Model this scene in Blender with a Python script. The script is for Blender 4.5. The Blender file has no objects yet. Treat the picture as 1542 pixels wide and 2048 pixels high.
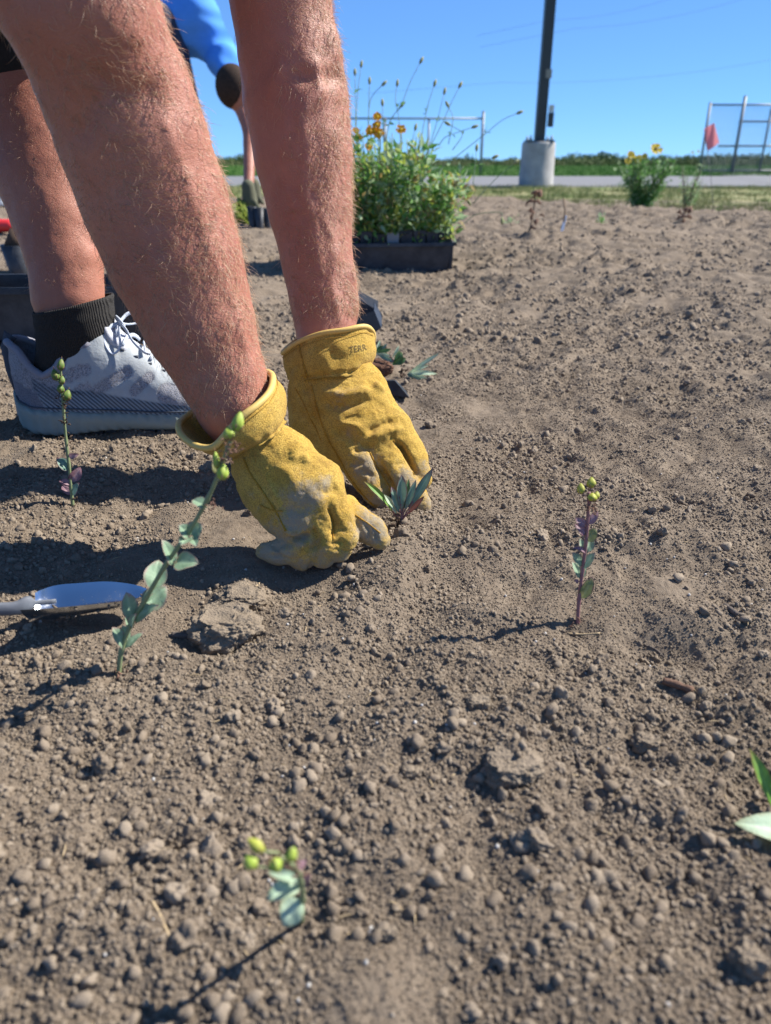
import bpy, bmesh, math, random
import numpy as np
from mathutils import Vector, Matrix
from mathutils.bvhtree import BVHTree
random.seed(7); np.random.seed(7)
R = math.radians
sc = bpy.context.scene
COL = sc.collection

# ------------------------------------------------------------------ camera, sky, sun, exposure
TILT = R(25.4); CAMH = 0.35; FPX = 1480.0
camd = bpy.data.cameras.new('camera'); cam = bpy.data.objects.new('camera', camd); COL.objects.link(cam)
cam.location = (0, 0, CAMH); cam.rotation_euler = (R(90) - TILT, 0, 0)
camd.sensor_fit = 'VERTICAL'; camd.sensor_height = 36.0; camd.lens = 36.0 * FPX / 2048.0
camd.clip_start = 0.01; camd.clip_end = 3000
camd.dof.use_dof = True; camd.dof.focus_distance = 0.80; camd.dof.aperture_fstop = camd.lens / 3.9
sc.camera = cam
SUN_EL = 43.0; SUN_AZ = 20.0            # azimuth measured from +X towards +Y
world = bpy.data.worlds.new('World'); sc.world = world; world.use_nodes = True
nt = world.node_tree; nt.nodes.clear()
sky = nt.nodes.new('ShaderNodeTexSky'); sky.sky_type = 'NISHITA'; sky.sun_disc = False
sky.sun_elevation = R(SUN_EL); sky.sun_rotation = R(90 - SUN_AZ); sky.altitude = 300
sky.air_density = 0.5; sky.dust_density = 0.0; sky.ozone_density = 6.0
bg = nt.nodes.new('ShaderNodeBackground'); bg.inputs[1].default_value = 0.1
wo = nt.nodes.new('ShaderNodeOutputWorld')
# one tone curve and one white balance for the whole sky, as the phone's own rendering has it
def _vm(op, a, v):
    m = nt.nodes.new('ShaderNodeVectorMath'); m.operation = op; nt.links.new(a, m.inputs[0]); m.inputs[1].default_value = v; return m.outputs[0]
gm = nt.nodes.new('ShaderNodeGamma'); gm.inputs[1].default_value = 0.55
nt.links.new(_vm('MULTIPLY', sky.outputs[0], (.1, .1, .1)), gm.inputs[0])
nt.links.new(_vm('MULTIPLY', gm.outputs[0], (2.85, 4.95, 7.6)), bg.inputs[0]); nt.links.new(bg.outputs[0], wo.inputs[0])
sund = bpy.data.lights.new('sun', 'SUN'); sund.energy = 5.0; sund.angle = R(0.53); sund.color = (1.0, 0.95, 0.87)
sun = bpy.data.objects.new('sun', sund); COL.objects.link(sun)
SUNDIR = Vector((math.cos(R(SUN_EL)) * math.cos(R(SUN_AZ)), math.cos(R(SUN_EL)) * math.sin(R(SUN_AZ)), math.sin(R(SUN_EL))))
sun.rotation_euler = SUNDIR.to_track_quat('Z', 'Y').to_euler()
sc.view_settings.view_transform = 'Standard'; sc.view_settings.look = 'None'
sc.view_settings.exposure = 0.95; sc.view_settings.gamma = 1.0; sc.view_settings.use_curve_mapping = False

# ------------------------------------------------------------------ helpers: projection
cF = np.array([0, math.cos(TILT), -math.sin(TILT)]); cU = np.array([0, math.sin(TILT), math.cos(TILT)])
def P(px, py, d):
    """the place in the world seen at a pixel of the photograph, d metres in front of the lens"""
    x = (px - 771.0) / FPX * d; y = (1024.0 - py) / FPX * d
    return np.array([x, 0, CAMH]) + cF * d + cU * y
def ray(px, py):
    v = np.array([(px - 771.0) / FPX, 0, 0]) + cF + cU * ((1024.0 - py) / FPX)
    return v / np.linalg.norm(v)
def depth_of(p): return float(np.dot(np.array(p) - np.array([0, 0, CAMH]), cF))

# ------------------------------------------------------------------ helpers: noise
def _hash(ix, iy, iz, seed):
    h = (ix * 374761393 + iy * 668265263 + iz * 2147483647 + seed * 974711) & 0xffffffff
    h = ((h ^ (h >> 13)) * 1274126177) & 0xffffffff
    h = ((h ^ (h >> 16)) * 2246822519) & 0xffffffff
    return ((h ^ (h >> 15)) & 0xffffff) / float(0xffffff)
def noise2(x, y, seed=0):
    ix = np.floor(x).astype(np.int64); iy = np.floor(y).astype(np.int64)
    fx = x - ix; fy = y - iy
    fx = fx * fx * fx * (fx * (fx * 6 - 15) + 10); fy = fy * fy * fy * (fy * (fy * 6 - 15) + 10)
    a = _hash(ix, iy, 0, seed); b = _hash(ix + 1, iy, 0, seed); c = _hash(ix, iy + 1, 0, seed); d = _hash(ix + 1, iy + 1, 0, seed)
    return ((a * (1 - fx) + b * fx) * (1 - fy) + (c * (1 - fx) + d * fx) * fy) * 2 - 1
def noise3(p, seed=0):
    i = np.floor(p).astype(np.int64); f = p - i; f = f * f * f * (f * (f * 6 - 15) + 10)
    out = 0
    for dx in (0, 1):
        for dy in (0, 1):
            for dz in (0, 1):
                w = (f[:, 0] if dx else 1 - f[:, 0]) * (f[:, 1] if dy else 1 - f[:, 1]) * (f[:, 2] if dz else 1 - f[:, 2])
                out = out + w * _hash(i[:, 0] + dx, i[:, 1] + dy, i[:, 2] + dz, seed)
    return out * 2 - 1
def rot2(x, y, a): c, s = math.cos(a), math.sin(a); return x * c - y * s, x * s + y * c
def domes(x, y, s, seed, rmin, rmax, keep):
    """heightfield of half sunk balls, one in every cell of size s"""
    ix = np.floor(x / s).astype(np.int64); iy = np.floor(y / s).astype(np.int64)
    out = np.zeros_like(x)
    for dx in (-1, 0, 1):
        for dy in (-1, 0, 1):
            jx, jy = ix + dx, iy + dy
            cx = (jx + .15 + .7 * _hash(jx, jy, 1, seed)) * s; cy = (jy + .15 + .7 * _hash(jx, jy, 2, seed)) * s
            r = (rmin + (rmax - rmin) * _hash(jx, jy, 3, seed) ** 2) * s
            r = np.where(_hash(jx, jy, 4, seed) < keep, r, 1e-6)
            d2 = (x - cx) ** 2 + (y - cy) ** 2
            out = np.maximum(out, np.sqrt(np.maximum(r * r - d2, 0)) * .8)
    return out

# ------------------------------------------------------------------ helpers: objects
def tag(o, label=None, cat=None, group=None, kind=None):
    if label: o['label'] = label
    if cat: o['category'] = cat
    if group: o['group'] = group
    if kind: o['kind'] = kind
    return o
def mesh_np(name, V, F, smooth=True):
    me = bpy.data.meshes.new(name)
    V = np.asarray(V, dtype=np.float32)
    if isinstance(F, np.ndarray):
        n, k = F.shape
        me.vertices.add(len(V)); me.vertices.foreach_set('co', V.ravel())
        me.loops.add(n * k); me.loops.foreach_set('vertex_index', F.astype(np.int32).ravel())
        me.polygons.add(n); me.polygons.foreach_set('loop_start', np.arange(0, n * k, k, dtype=np.int32))
        me.polygons.foreach_set('loop_total', np.full(n, k, dtype=np.int32))
        me.update(calc_edges=True)
    else:
        me.from_pydata([tuple(v) for v in V.tolist()], [], F); me.validate(); me.update()
    if smooth: me.polygons.foreach_set('use_smooth', np.ones(len(me.polygons), dtype=bool))
    return me
def link(name, me, mat=None, parent=None, loc=None):
    o = bpy.data.objects.new(name, me); COL.objects.link(o)
    if mat is not None and len(me.materials) == 0:
        for m in (mat if isinstance(mat, (list, tuple)) else [mat]): me.materials.append(m)
    if parent is not None:
        o.parent = parent
    if loc is not None: o.location = loc
    return o
def empty(name, loc=(0, 0, 0)):
    o = bpy.data.objects.new(name, None); COL.objects.link(o); o.location = loc; o.empty_display_size = .05
    return o
class MB:
    """collects shapes (world coordinates) for one mesh; build() re-bases them on the parent"""
    def __init__(s): s.v = []; s.f = []; s.m = []
    def add(s, V, F, mi=0):
        n = len(s.v); s.v.extend([tuple(map(float, v)) for v in V]); s.f.extend([tuple(int(i) + n for i in f) for f in F]); s.m.extend([mi] * len(F)); return s
    def box(s, c, size, rz=0, mi=0, rot=None, taper=1.0):
        x, y, z = [a / 2 for a in size]
        M = rot if rot is not None else Matrix.Rotation(rz, 3, 'Z')
        V = []
        for sz in (-1, 1):
            t = taper if sz < 0 else 1.0
            for sx, sy in ((-1, -1), (1, -1), (1, 1), (-1, 1)):
                V.append(np.array(c) + np.array(M @ Vector((sx * x * t, sy * y * t, sz * z))))
        return s.add(V, [(3, 2, 1, 0), (4, 5, 6, 7), (0, 1, 5, 4), (1, 2, 6, 5), (2, 3, 7, 6), (3, 0, 4, 7)], mi)
    def tube(s, pts, rad, n=8, mi=0, cap=True, sq=None):
        pts = [np.array(p, float) for p in pts]; k = len(pts)
        rad = [rad] * k if not hasattr(rad, '__len__') else rad
        V = []; F = []
        up = None
        for i, p in enumerate(pts):
            t = pts[min(i + 1, k - 1)] - pts[max(i - 1, 0)]; t = t / (np.linalg.norm(t) + 1e-12)
            if up is None:
                a = np.array([0, 0, 1.]) if abs(t[2]) < .9 else np.array([1., 0, 0])
                up = np.cross(t, a); up /= np.linalg.norm(up)
            up = up - t * np.dot(up, t); up /= (np.linalg.norm(up) + 1e-12)
            w = np.cross(t, up)
            for j in range(n):
                an = 2 * math.pi * j / n
                V.append(p + (up * math.cos(an) * (sq or 1) + w * math.sin(an)) * rad[i])
        for i in range(k - 1):
            for j in range(n):
                a = i * n + j; b = i * n + (j + 1) % n
                F.append((a, b, b + n, a + n))
        if cap: F.append(tuple(range(n - 1, -1, -1))); F.append(tuple(range((k - 1) * n, k * n)))
        return s.add(V, F, mi)
    def build(s, name, mat, parent=None, smooth=True, base=None):
        b = np.array(base if base is not None else (parent_world(parent) if parent is not None else (0, 0, 0)), float)
        V = np.array(s.v) - b
        me = mesh_np(name, V, s.f, smooth)
        o = link(name, me, mat, parent)
        if parent is None: o.location = b
        if isinstance(mat, (list, tuple)) and len(mat) > 1: me.polygons.foreach_set('material_index', s.m)
        return o
def parent_world(o):
    p = np.zeros(3)
    while o is not None: p = p + np.array(o.location); o = o.parent
    return p
def catmull(pts, n=6):
    pts = [np.array(p, float) for p in pts]; out = []
    q = [2 * pts[0] - pts[1]] + pts + [2 * pts[-1] - pts[-2]]
    for i in range(1, len(q) - 2):
        for k in range(n):
            t = k / n; a, b, c, d = q[i - 1], q[i], q[i + 1], q[i + 2]
            out.append(.5 * ((2 * b) + (-a + c) * t + (2 * a - 5 * b + 4 * c - d) * t * t + (-a + 3 * b - 3 * c + d) * t ** 3))
    out.append(pts[-1]); return out
def fattr(me, name, vals):
    a = me.attributes.new(name, 'FLOAT', 'POINT'); a.data.foreach_set('value', np.asarray(vals, dtype=np.float32)); return a

# ------------------------------------------------------------------ helpers: materials
class NT:
    def __init__(s, name, rough=.6, spec=.5):
        s.m = bpy.data.materials.new(name); s.m.use_nodes = True; s.t = s.m.node_tree
        s.b = s.t.nodes['Principled BSDF']; s.b.inputs['Roughness'].default_value = rough
        s.b.inputs['Specular IOR Level'].default_value = spec
        s.tc = s.t.nodes.new('ShaderNodeTexCoord'); s.co = s.tc.outputs['Object']
    def n(s, kind, **kw):
        x = s.t.nodes.new(kind)
        for k, v in kw.items(): setattr(x, k, v)
        return x
    def L(s, a, b): s.t.links.new(a, b)
    def noise(s, scale, detail=4, rough=.6, dist=0, co=None):
        x = s.n('ShaderNodeTexNoise'); x.inputs['Scale'].default_value = scale; x.inputs['Detail'].default_value = detail
        x.inputs['Roughness'].default_value = rough; x.inputs['Distortion'].default_value = dist
        s.L(co or s.co, x.inputs['Vector']); return x.outputs['Fac']
    def voro(s, scale, feature='F1', co=None):
        x = s.n('ShaderNodeTexVoronoi', feature=feature); x.inputs['Scale'].default_value = scale
        s.L(co or s.co, x.inputs['Vector']); return x.outputs['Distance']
    def ramp(s, fac, stops, interp='LINEAR'):
        x = s.n('ShaderNodeValToRGB'); s.L(fac, x.inputs[0]); r = x.color_ramp; r.interpolation = interp
        while len(r.elements) < len(stops): r.elements.new(.5)
        for e, (p, c) in zip(r.elements, stops):
            e.position = p; e.color = (*c, 1) if hasattr(c, '__len__') else (c, c, c, 1)
        return x.outputs[0]
    def mix(s, fac, a, b, blend='MIX'):
        x = s.n('ShaderNodeMix', data_type='RGBA', blend_type=blend)
        for v, i in ((fac, 0), (a, 6), (b, 7)):
            if isinstance(v, bpy.types.NodeSocket): s.L(v, x.inputs[i])
            elif hasattr(v, '__len__'): x.inputs[i].default_value = (*v[:3], 1)
            else: x.inputs[i].default_value = v
        return x.outputs[2]
    def math(s, op, a, b=0.0, clamp=False):
        x = s.n('ShaderNodeMath', operation=op, use_clamp=clamp)
        for v, i in ((a, 0), (b, 1)):
            if isinstance(v, bpy.types.NodeSocket): s.L(v, x.inputs[i])
            else: x.inputs[i].default_value = v
        return x.outputs[0]
    def attr(s, name):
        x = s.n('ShaderNodeAttribute'); x.attribute_name = name; return x.outputs['Fac']
    def color(s, c):
        if isinstance(c, bpy.types.NodeSocket): s.L(c, s.b.inputs['Base Color'])
        else: s.b.inputs['Base Color'].default_value = (*c, 1)
        return s
    def bump(s, h, dist=.001, strength=1.0, normal=None):
        x = s.n('ShaderNodeBump'); x.inputs['Distance'].default_value = dist; x.inputs['Strength'].default_value = strength
        s.L(h, x.inputs['Height'])
        if normal is not None: s.L(normal, x.inputs['Normal'])
        s.L(x.outputs[0], s.b.inputs['Normal']); return x.outputs[0]
    def set(s, **kw):
        for k, v in kw.items(): 
            i = s.b.inputs[k.replace('_', ' ')]
            if isinstance(v, bpy.types.NodeSocket): s.L(v, i)
            else: i.default_value = v
        return s
def plain(name, c, rough=.6, spec=.5, var=.15, scale=60, metal=0, bumpd=0, bscale=300, **kw):
    s = NT(name, rough, spec)
    f = s.noise(scale, 4)
    s.color(s.mix(f, tuple(a * (1 - var) for a in c), tuple(min(1, a * (1 + var)) for a in c)))
    s.b.inputs['Metallic'].default_value = metal
    if bumpd: s.bump(s.noise(bscale, 3), bumpd)
    s.set(**kw)
    return s.m
# ================================================================== THE SETTING: soil bed, lawn, path, field
def bed_edge(x): return np.interp(x, [-6, -3, 1.0, 1.35, 1.7, 1.95, 2.4, 3.2, 6], [8.2, 9.0, 9.1, 8.6, 7.1, 6.5, 5.95, 5.8, 6.0]) + .16 * np.sin(x * 5.1) + .10 * noise2(x * 9, x * 0, 5)
def gauss(x, y, cx, cy, rx, ry, a): return a * np.exp(-((x - cx) / rx) ** 2 - ((y - cy) / ry) ** 2)
def flat_hit(px, py, z=0.0):
    d = ray(px, py); t = (z - CAMH) / d[2]; return np.array([0, 0, CAMH]) + d * t
FEATURES = []
def feat(px, py, rx, ry, a): c = flat_hit(px, py); FEATURES.append((c[0], c[1], rx, ry, a))
feat(1130, 1250, .022, .016, -.013); feat(1330, 1290, .05, .020, -.017); feat(1420, 1240, .05, .02, .007)
feat(1050, 1530, .020, .012, .007); feat(620, 1180, .07, .03, -.006); feat(380, 1200, .05, .02, -.004)
feat(455, 1285, .02, .012, -.006); feat(235, 1350, .018, .014, -.007); feat(600, 1830, .018, .014, -.005)
feat(1520, 1560, .022, .02, -.009); feat(180, 1230, .06, .014, -.010); feat(60, 900, .12, .05, .004)
feat(360, 1690, .010, .005, -.009); feat(1500, 1900, .014, .012, .007); feat(750, 1600, .02, .05, .004)
feat(1000, 1480, .07, .05, .003); feat(500, 1500, .07, .025, .003); feat(1350, 780, .12, .05, -.012)
feat(1230, 500, .28, .10, -.03); feat(1000, 470, .5, .12, .02); feat(1500, 452, .6, .35, .06); feat(1180, 470, .7, .25, .035)
feat(1400, 560, .5, .25, .03); feat(820, 575, .5, .2, -.02); feat(1300, 425, .30, .20, .03)
def ground_h(x, y, fine=True):
    x = np.asarray(x, float); y = np.asarray(y, float)
    r = np.sqrt(x * x + y * y)
    far = np.clip((r - .9) / 2.5, 0, 1)
    h = .010 * (.35 + far) * noise2(x * 2.1 + 3, y * 2.1, 1) + .022 * far * noise2(x * 1.1, y * 1.6, 2)
    h = h + .0045 * noise2(x * 7, y * 7 + 9, 3) + .008 * far * (1 - 2 * np.abs(noise2(x * 4.0, y * 5.5, 4)))
    wx = x + .012 * noise2(x * 20, y * 20, 11); wy = y + .012 * noise2(x * 20 + 7, y * 20, 12)
    h = h + (.0052 - .001 * far) * (1 + .5 * np.clip(x * 4, 0, 1)) * noise2(wx * 24, wy * 24, 6) + .0026 * (1 - 2 * np.abs(noise2(wx * 42, wy * 42, 62))) * np.clip(.4 + noise2(x * 4, y * 4, 63), 0, 1) + .0042 * noise2(wx * 13, wy * 13, 61)
    # furrows left by raking hands, running away from the lens
    u, v = rot2(wx, wy, R(24))
    h = h + .0036 * np.sin(u * 62 + 2.4 * noise2(x * 5, y * 5, 13)) * np.clip(.5 + noise2(x * 4, y * 4, 14), 0, 1)
    for (cx, cy, rx, ry, a) in FEATURES: h = h + gauss(x, y, cx, cy, rx, ry, a)
    if fine:
        rough = np.clip(.85 + .8 * noise2(x * 5.5 + 2, y * 5.5, 15) + .35 * np.clip(x * 4, -.3, 1), .35, 1.7)
        h = h + rough * (.0016 * noise2(wx * 60, wy * 60, 7) + domes(wx, wy, .011, 21, .15, .46, .55) * .55)
        h = h + rough * (.0008 * noise2(x * 140, y * 140, 8) + domes(x, y, .0046, 22, .2, .5, .8) * .55)
        h = h + far * rough * (domes(wx, wy, .045, 23, .12, .42, .5) * .5 + domes(wy, x, .026, 25, .15, .48, .6) * .55 + .008 * noise2(x * 17, y * 17, 16) + domes(x, y, .013, 24, .2, .5, .7) * .7 - .016 * np.clip(noise2(x * 6.5 + 4, y * 9, 18) - .25, 0, 1))
        h = h + .0005 * noise2(x * 330, y * 330, 9)
    e = bed_edge(x)
    k = np.clip((y - e + .25) / .35, 0, 1); k = k * k * (3 - 2 * k)
    h = h * (1 - k) + k * (-.07)
    kb = np.clip((-y - 1.6) / .4, 0, 1); h = h * (1 - kb) - kb * .07
    return h
def gh(x, y): return float(ground_h(np.array([x]), np.array([y]))[0])
def ghs(x, y): return float(ground_h(np.array([x]), np.array([y]), False)[0])
def G(px, py):
    """the point of the bed seen at a pixel"""
    z = 0.0
    for _ in range(6):
        p = flat_hit(px, py, z); z = .5 * z + .5 * ghs(p[0], p[1])
    p = flat_hit(px, py, z); p[2] = ghs(p[0], p[1]); return p

ss = NT('soil', .95, .15)
n1 = ss.noise(9, 5); n2 = ss.noise(85, 5, .65); n3 = ss.noise(700, 3, .7)
c = ss.mix(ss.ramp(n1, [(.35, 0), (.7, 1)]), (.182, .143, .103), (.282, .227, .168))
c = ss.mix(ss.ramp(n2, [(.30, .0), (.72, 1)]), ss.mix(.65, c, (.085, .060, .042)), c)
c = ss.mix(ss.ramp(n3, [(.35, 0), (.62, .35), (.78, .9)]), c, ss.mix(.45, c, (.33, .265, .20)))
sp = ss.voro(420); c = ss.mix(ss.ramp(sp, [(.0, .8), (.09, 0)]), c, (.45, .40, .33))
ss.color(c)
b1 = ss.math('ADD', ss.math('MULTIPLY', ss.noise(900, 4, .7), .5), ss.math('MULTIPLY', ss.noise(260, 4, .65), 1.0))
ss.bump(b1, .0021, 1.0)
MAT_SOIL = ss.m
sc2 = NT('soil_crumb', .95, .15)
oi = sc2.n('ShaderNodeObjectInfo')
c = sc2.mix(oi.outputs['Random'], (.155, .121, .087), (.275, .224, .167))
c = sc2.mix(sc2.ramp(sc2.noise(3.2, 4), [(.35, 0), (.7, .5)]), c, (.27, .215, .165))
sc2.color(c); sc2.bump(sc2.noise(4, 6, .75), .0006, 1.0)
MAT_CRUMB = sc2.m

def polar_bed():
    ra = np.geomspace(.12, 9.9, 1300)
    dense = np.linspace(-R(44), R(44), 500)
    rest = np.linspace(R(44), R(316), 90)[1:-1]
    az = np.concatenate([dense, rest])              # azimuth from +Y, clockwise
    A, Rr = np.meshgrid(az, ra)
    X = (Rr * np.sin(A)).ravel(); Y = (Rr * np.cos(A)).ravel()
    Z = ground_h(X, Y)
    n, m = len(ra), len(az)
    i = np.arange(n - 1)[:, None] * m; j = np.arange(m)[None, :]; j2 = (j + 1) % m
    F = np.stack([(i + j), (i + m + j), (i + m + j2), (i + j2)], -1).reshape(-1, 4)
    V = np.stack([X, Y, Z], 1)
    me = mesh_np('soil_bed', V, F[:, ::-1].copy())
    # centre cap under the camera
    return me
bed = link('soil_bed', polar_bed(), MAT_SOIL); tag(bed, 'freshly raked brown planting bed of crumbly soil', None, None, 'structure')
capm = MB(); ring = [(0.125 * math.sin(a), .125 * math.cos(a), -.004) for a in np.linspace(0, 2 * math.pi, 24, endpoint=False)]
capm.add(ring, [tuple(range(23, -1, -1))]); o = capm.build('ground', MAT_SOIL, smooth=False); tag(o, 'patch of soil right below the viewpoint', None, None, 'structure')

# crumbs and clods: instances on points
def clod_mesh(name, sub, seed, amp, fine):
    bm = bmesh.new(); bmesh.ops.create_icosphere(bm, subdivisions=sub, radius=1.0)
    V = np.array([v.co[:] for v in bm.verts]); rs = np.random.RandomState(seed)
    sc_ = np.array([1.0, rs.uniform(.75, 1), rs.uniform(.6, .85)])
    cut = np.ones(len(V))              # broken faces: the ball is trimmed by random planes
    for _ in range(9):
        pn = rs.normal(0, 1, 3); pn /= np.linalg.norm(pn); dt = V @ pn; cut = np.minimum(cut, np.where(dt > .05, rs.uniform(.58, .9) / np.maximum(dt, .05), 9))
    d = cut * (1.12 + amp * noise3(V * 1.1 + seed * 3.1, seed) + amp * .8 * noise3(V * 2.3 + seed, seed + 1) + fine * noise3(V * 5.5, seed + 2))
    V = V * d[:, None] * sc_
    for v, c_ in zip(bm.verts, V): v.co = c_
    me = bpy.data.meshes.new(name); bm.to_mesh(me); bm.free()
    me.polygons.foreach_set('use_smooth', np.ones(len(me.polygons), dtype=bool)); me.materials.append(MAT_CRUMB)
    return me
def scatter(name, label, pts, scale, protos, mats=None):
    """one geometry-nodes object: the prototypes instanced on these points"""
    n = len(pts); me = bpy.data.meshes.new(name); me.vertices.add(n); me.vertices.foreach_set('co', np.asarray(pts, dtype=np.float32).ravel())
    fattr(me, 'sc', scale)
    a = me.attributes.new('rot', 'FLOAT_VECTOR', 'POINT'); a.data.foreach_set('vector', np.random.uniform(-3.14, 3.14, (n, 3)).astype(np.float32).ravel())
    if mats: me.materials.append(mats)
    pc = bpy.data.collections.new(name + '_shapes')
    for k, m in enumerate(protos): pc.objects.link(bpy.data.objects.new(name + '_shape', m))
    ng = bpy.data.node_groups.new(name, 'GeometryNodeTree')
    ng.interface.new_socket('Geometry', in_out='INPUT', socket_type='NodeSocketGeometry'); ng.interface.new_socket('Geometry', in_out='OUTPUT', socket_type='NodeSocketGeometry')
    gi = ng.nodes.new('NodeGroupInput'); go = ng.nodes.new('NodeGroupOutput')
    ip = ng.nodes.new('GeometryNodeInstanceOnPoints'); ci = ng.nodes.new('GeometryNodeCollectionInfo')
    ci.inputs['Collection'].default_value = pc; ci.inputs['Separate Children'].default_value = True; ci.inputs['Reset Children'].default_value = True
    ip.inputs['Pick Instance'].default_value = True
    s1 = ng.nodes.new('GeometryNodeInputNamedAttribute'); s1.data_type = 'FLOAT'; s1.inputs[0].default_value = 'sc'
    s2 = ng.nodes.new('GeometryNodeInputNamedAttribute'); s2.data_type = 'FLOAT_VECTOR'; s2.inputs[0].default_value = 'rot'
    L = ng.links.new
    L(gi.outputs[0], ip.inputs['Points']); L(ci.outputs[0], ip.inputs['Instance'])
    L(s1.outputs[0], ip.inputs['Scale']); L(s2.outputs[0], ip.inputs['Rotation']); L(ip.outputs[0], go.inputs[0])
    o = bpy.data.objects.new(name, me); COL.objects.link(o)
    md = o.modifiers.new('scatter', 'NODES'); md.node_group = ng
    tag(o, label, None, None, 'stuff'); return o
def wedge_points(n, r0, r1, power, az=43):
    u = np.random.rand(n); e = 2 - power
    r = (r0 ** e + u * (r1 ** e - r0 ** e)) ** (1 / e) if abs(e) > 1e-6 else r0 * (r1 / r0) ** u
    a = np.random.uniform(-R(az), R(az), n)
    return r * np.sin(a), r * np.cos(a)
def crumbs(n, r0, r1, power, smin, smax, k, thr, seed, sink=.35, az=43):
    x, y = wedge_points(n, r0, r1, power, az)
    m = .5 + .5 * noise2(x * 5.5 + 2, y * 5.5, 15) + .35 * noise2(x * 19, y * 19, seed)
    keep = m + .25 * np.random.rand(n) > thr
    keep &= y < bed_edge(x) - .15
    x, y = x[keep], y[keep]
    s = smin + (smax - smin) * np.random.rand(len(x)) ** k
    z = ground_h(x, y) + s * (1 - 2 * sink) * .5
    return np.stack([x, y, z], 1), s
small = [clod_mesh('crumb', 1, 100 + i, .34, .0) for i in range(5)]
mid = [clod_mesh('crumb', 2, 200 + i, .36, .16) for i in range(6)]
big = [clod_mesh('clod', 4, 300 + i, .34, .20) for i in range(6)]
a1 = crumbs(230000, .17, 1.35, .7, .0005, .0012, 1.4, .15, 31)
a2 = crumbs(150000, .17, 2.6, .7, .0008, .0027, 2.2, .42, 32)
scatter('soil_crumbs', 'fine brown soil crumbs covering the raked bed', np.concatenate([a1[0]]), np.concatenate([a1[1]]), small)
a3 = crumbs(18000, .17, 3.6, .7, .0020, .0060, 2.6, .55, 33)
scatter('small_soil_clods', 'pea sized soil granules strewn over the bed', np.concatenate([a2[0], a3[0]]), np.concatenate([a2[1], a3[1]]), mid)
a4 = crumbs(2600, .17, 5.8, .5, .0045, .0085, 2.6, .45, 34)
a5 = crumbs(1200, 1.5, 8.8, .4, .006, .014, 3, .5, 35, .75, 30)
a6 = crumbs(30000, 1.6, 8.8, .6, .003, .0105, 2.4, .40, 36, .5, 31)
scatter('soil_clods', 'rounded soil clods lying about the bed', np.concatenate([a4[0], a5[0]]), np.concatenate([a4[1], a5[1]]), big)
scatter('distant_soil_clods', 'coarse lumps of soil over the far part of the bed', a6[0], a6[1], mid)
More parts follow.
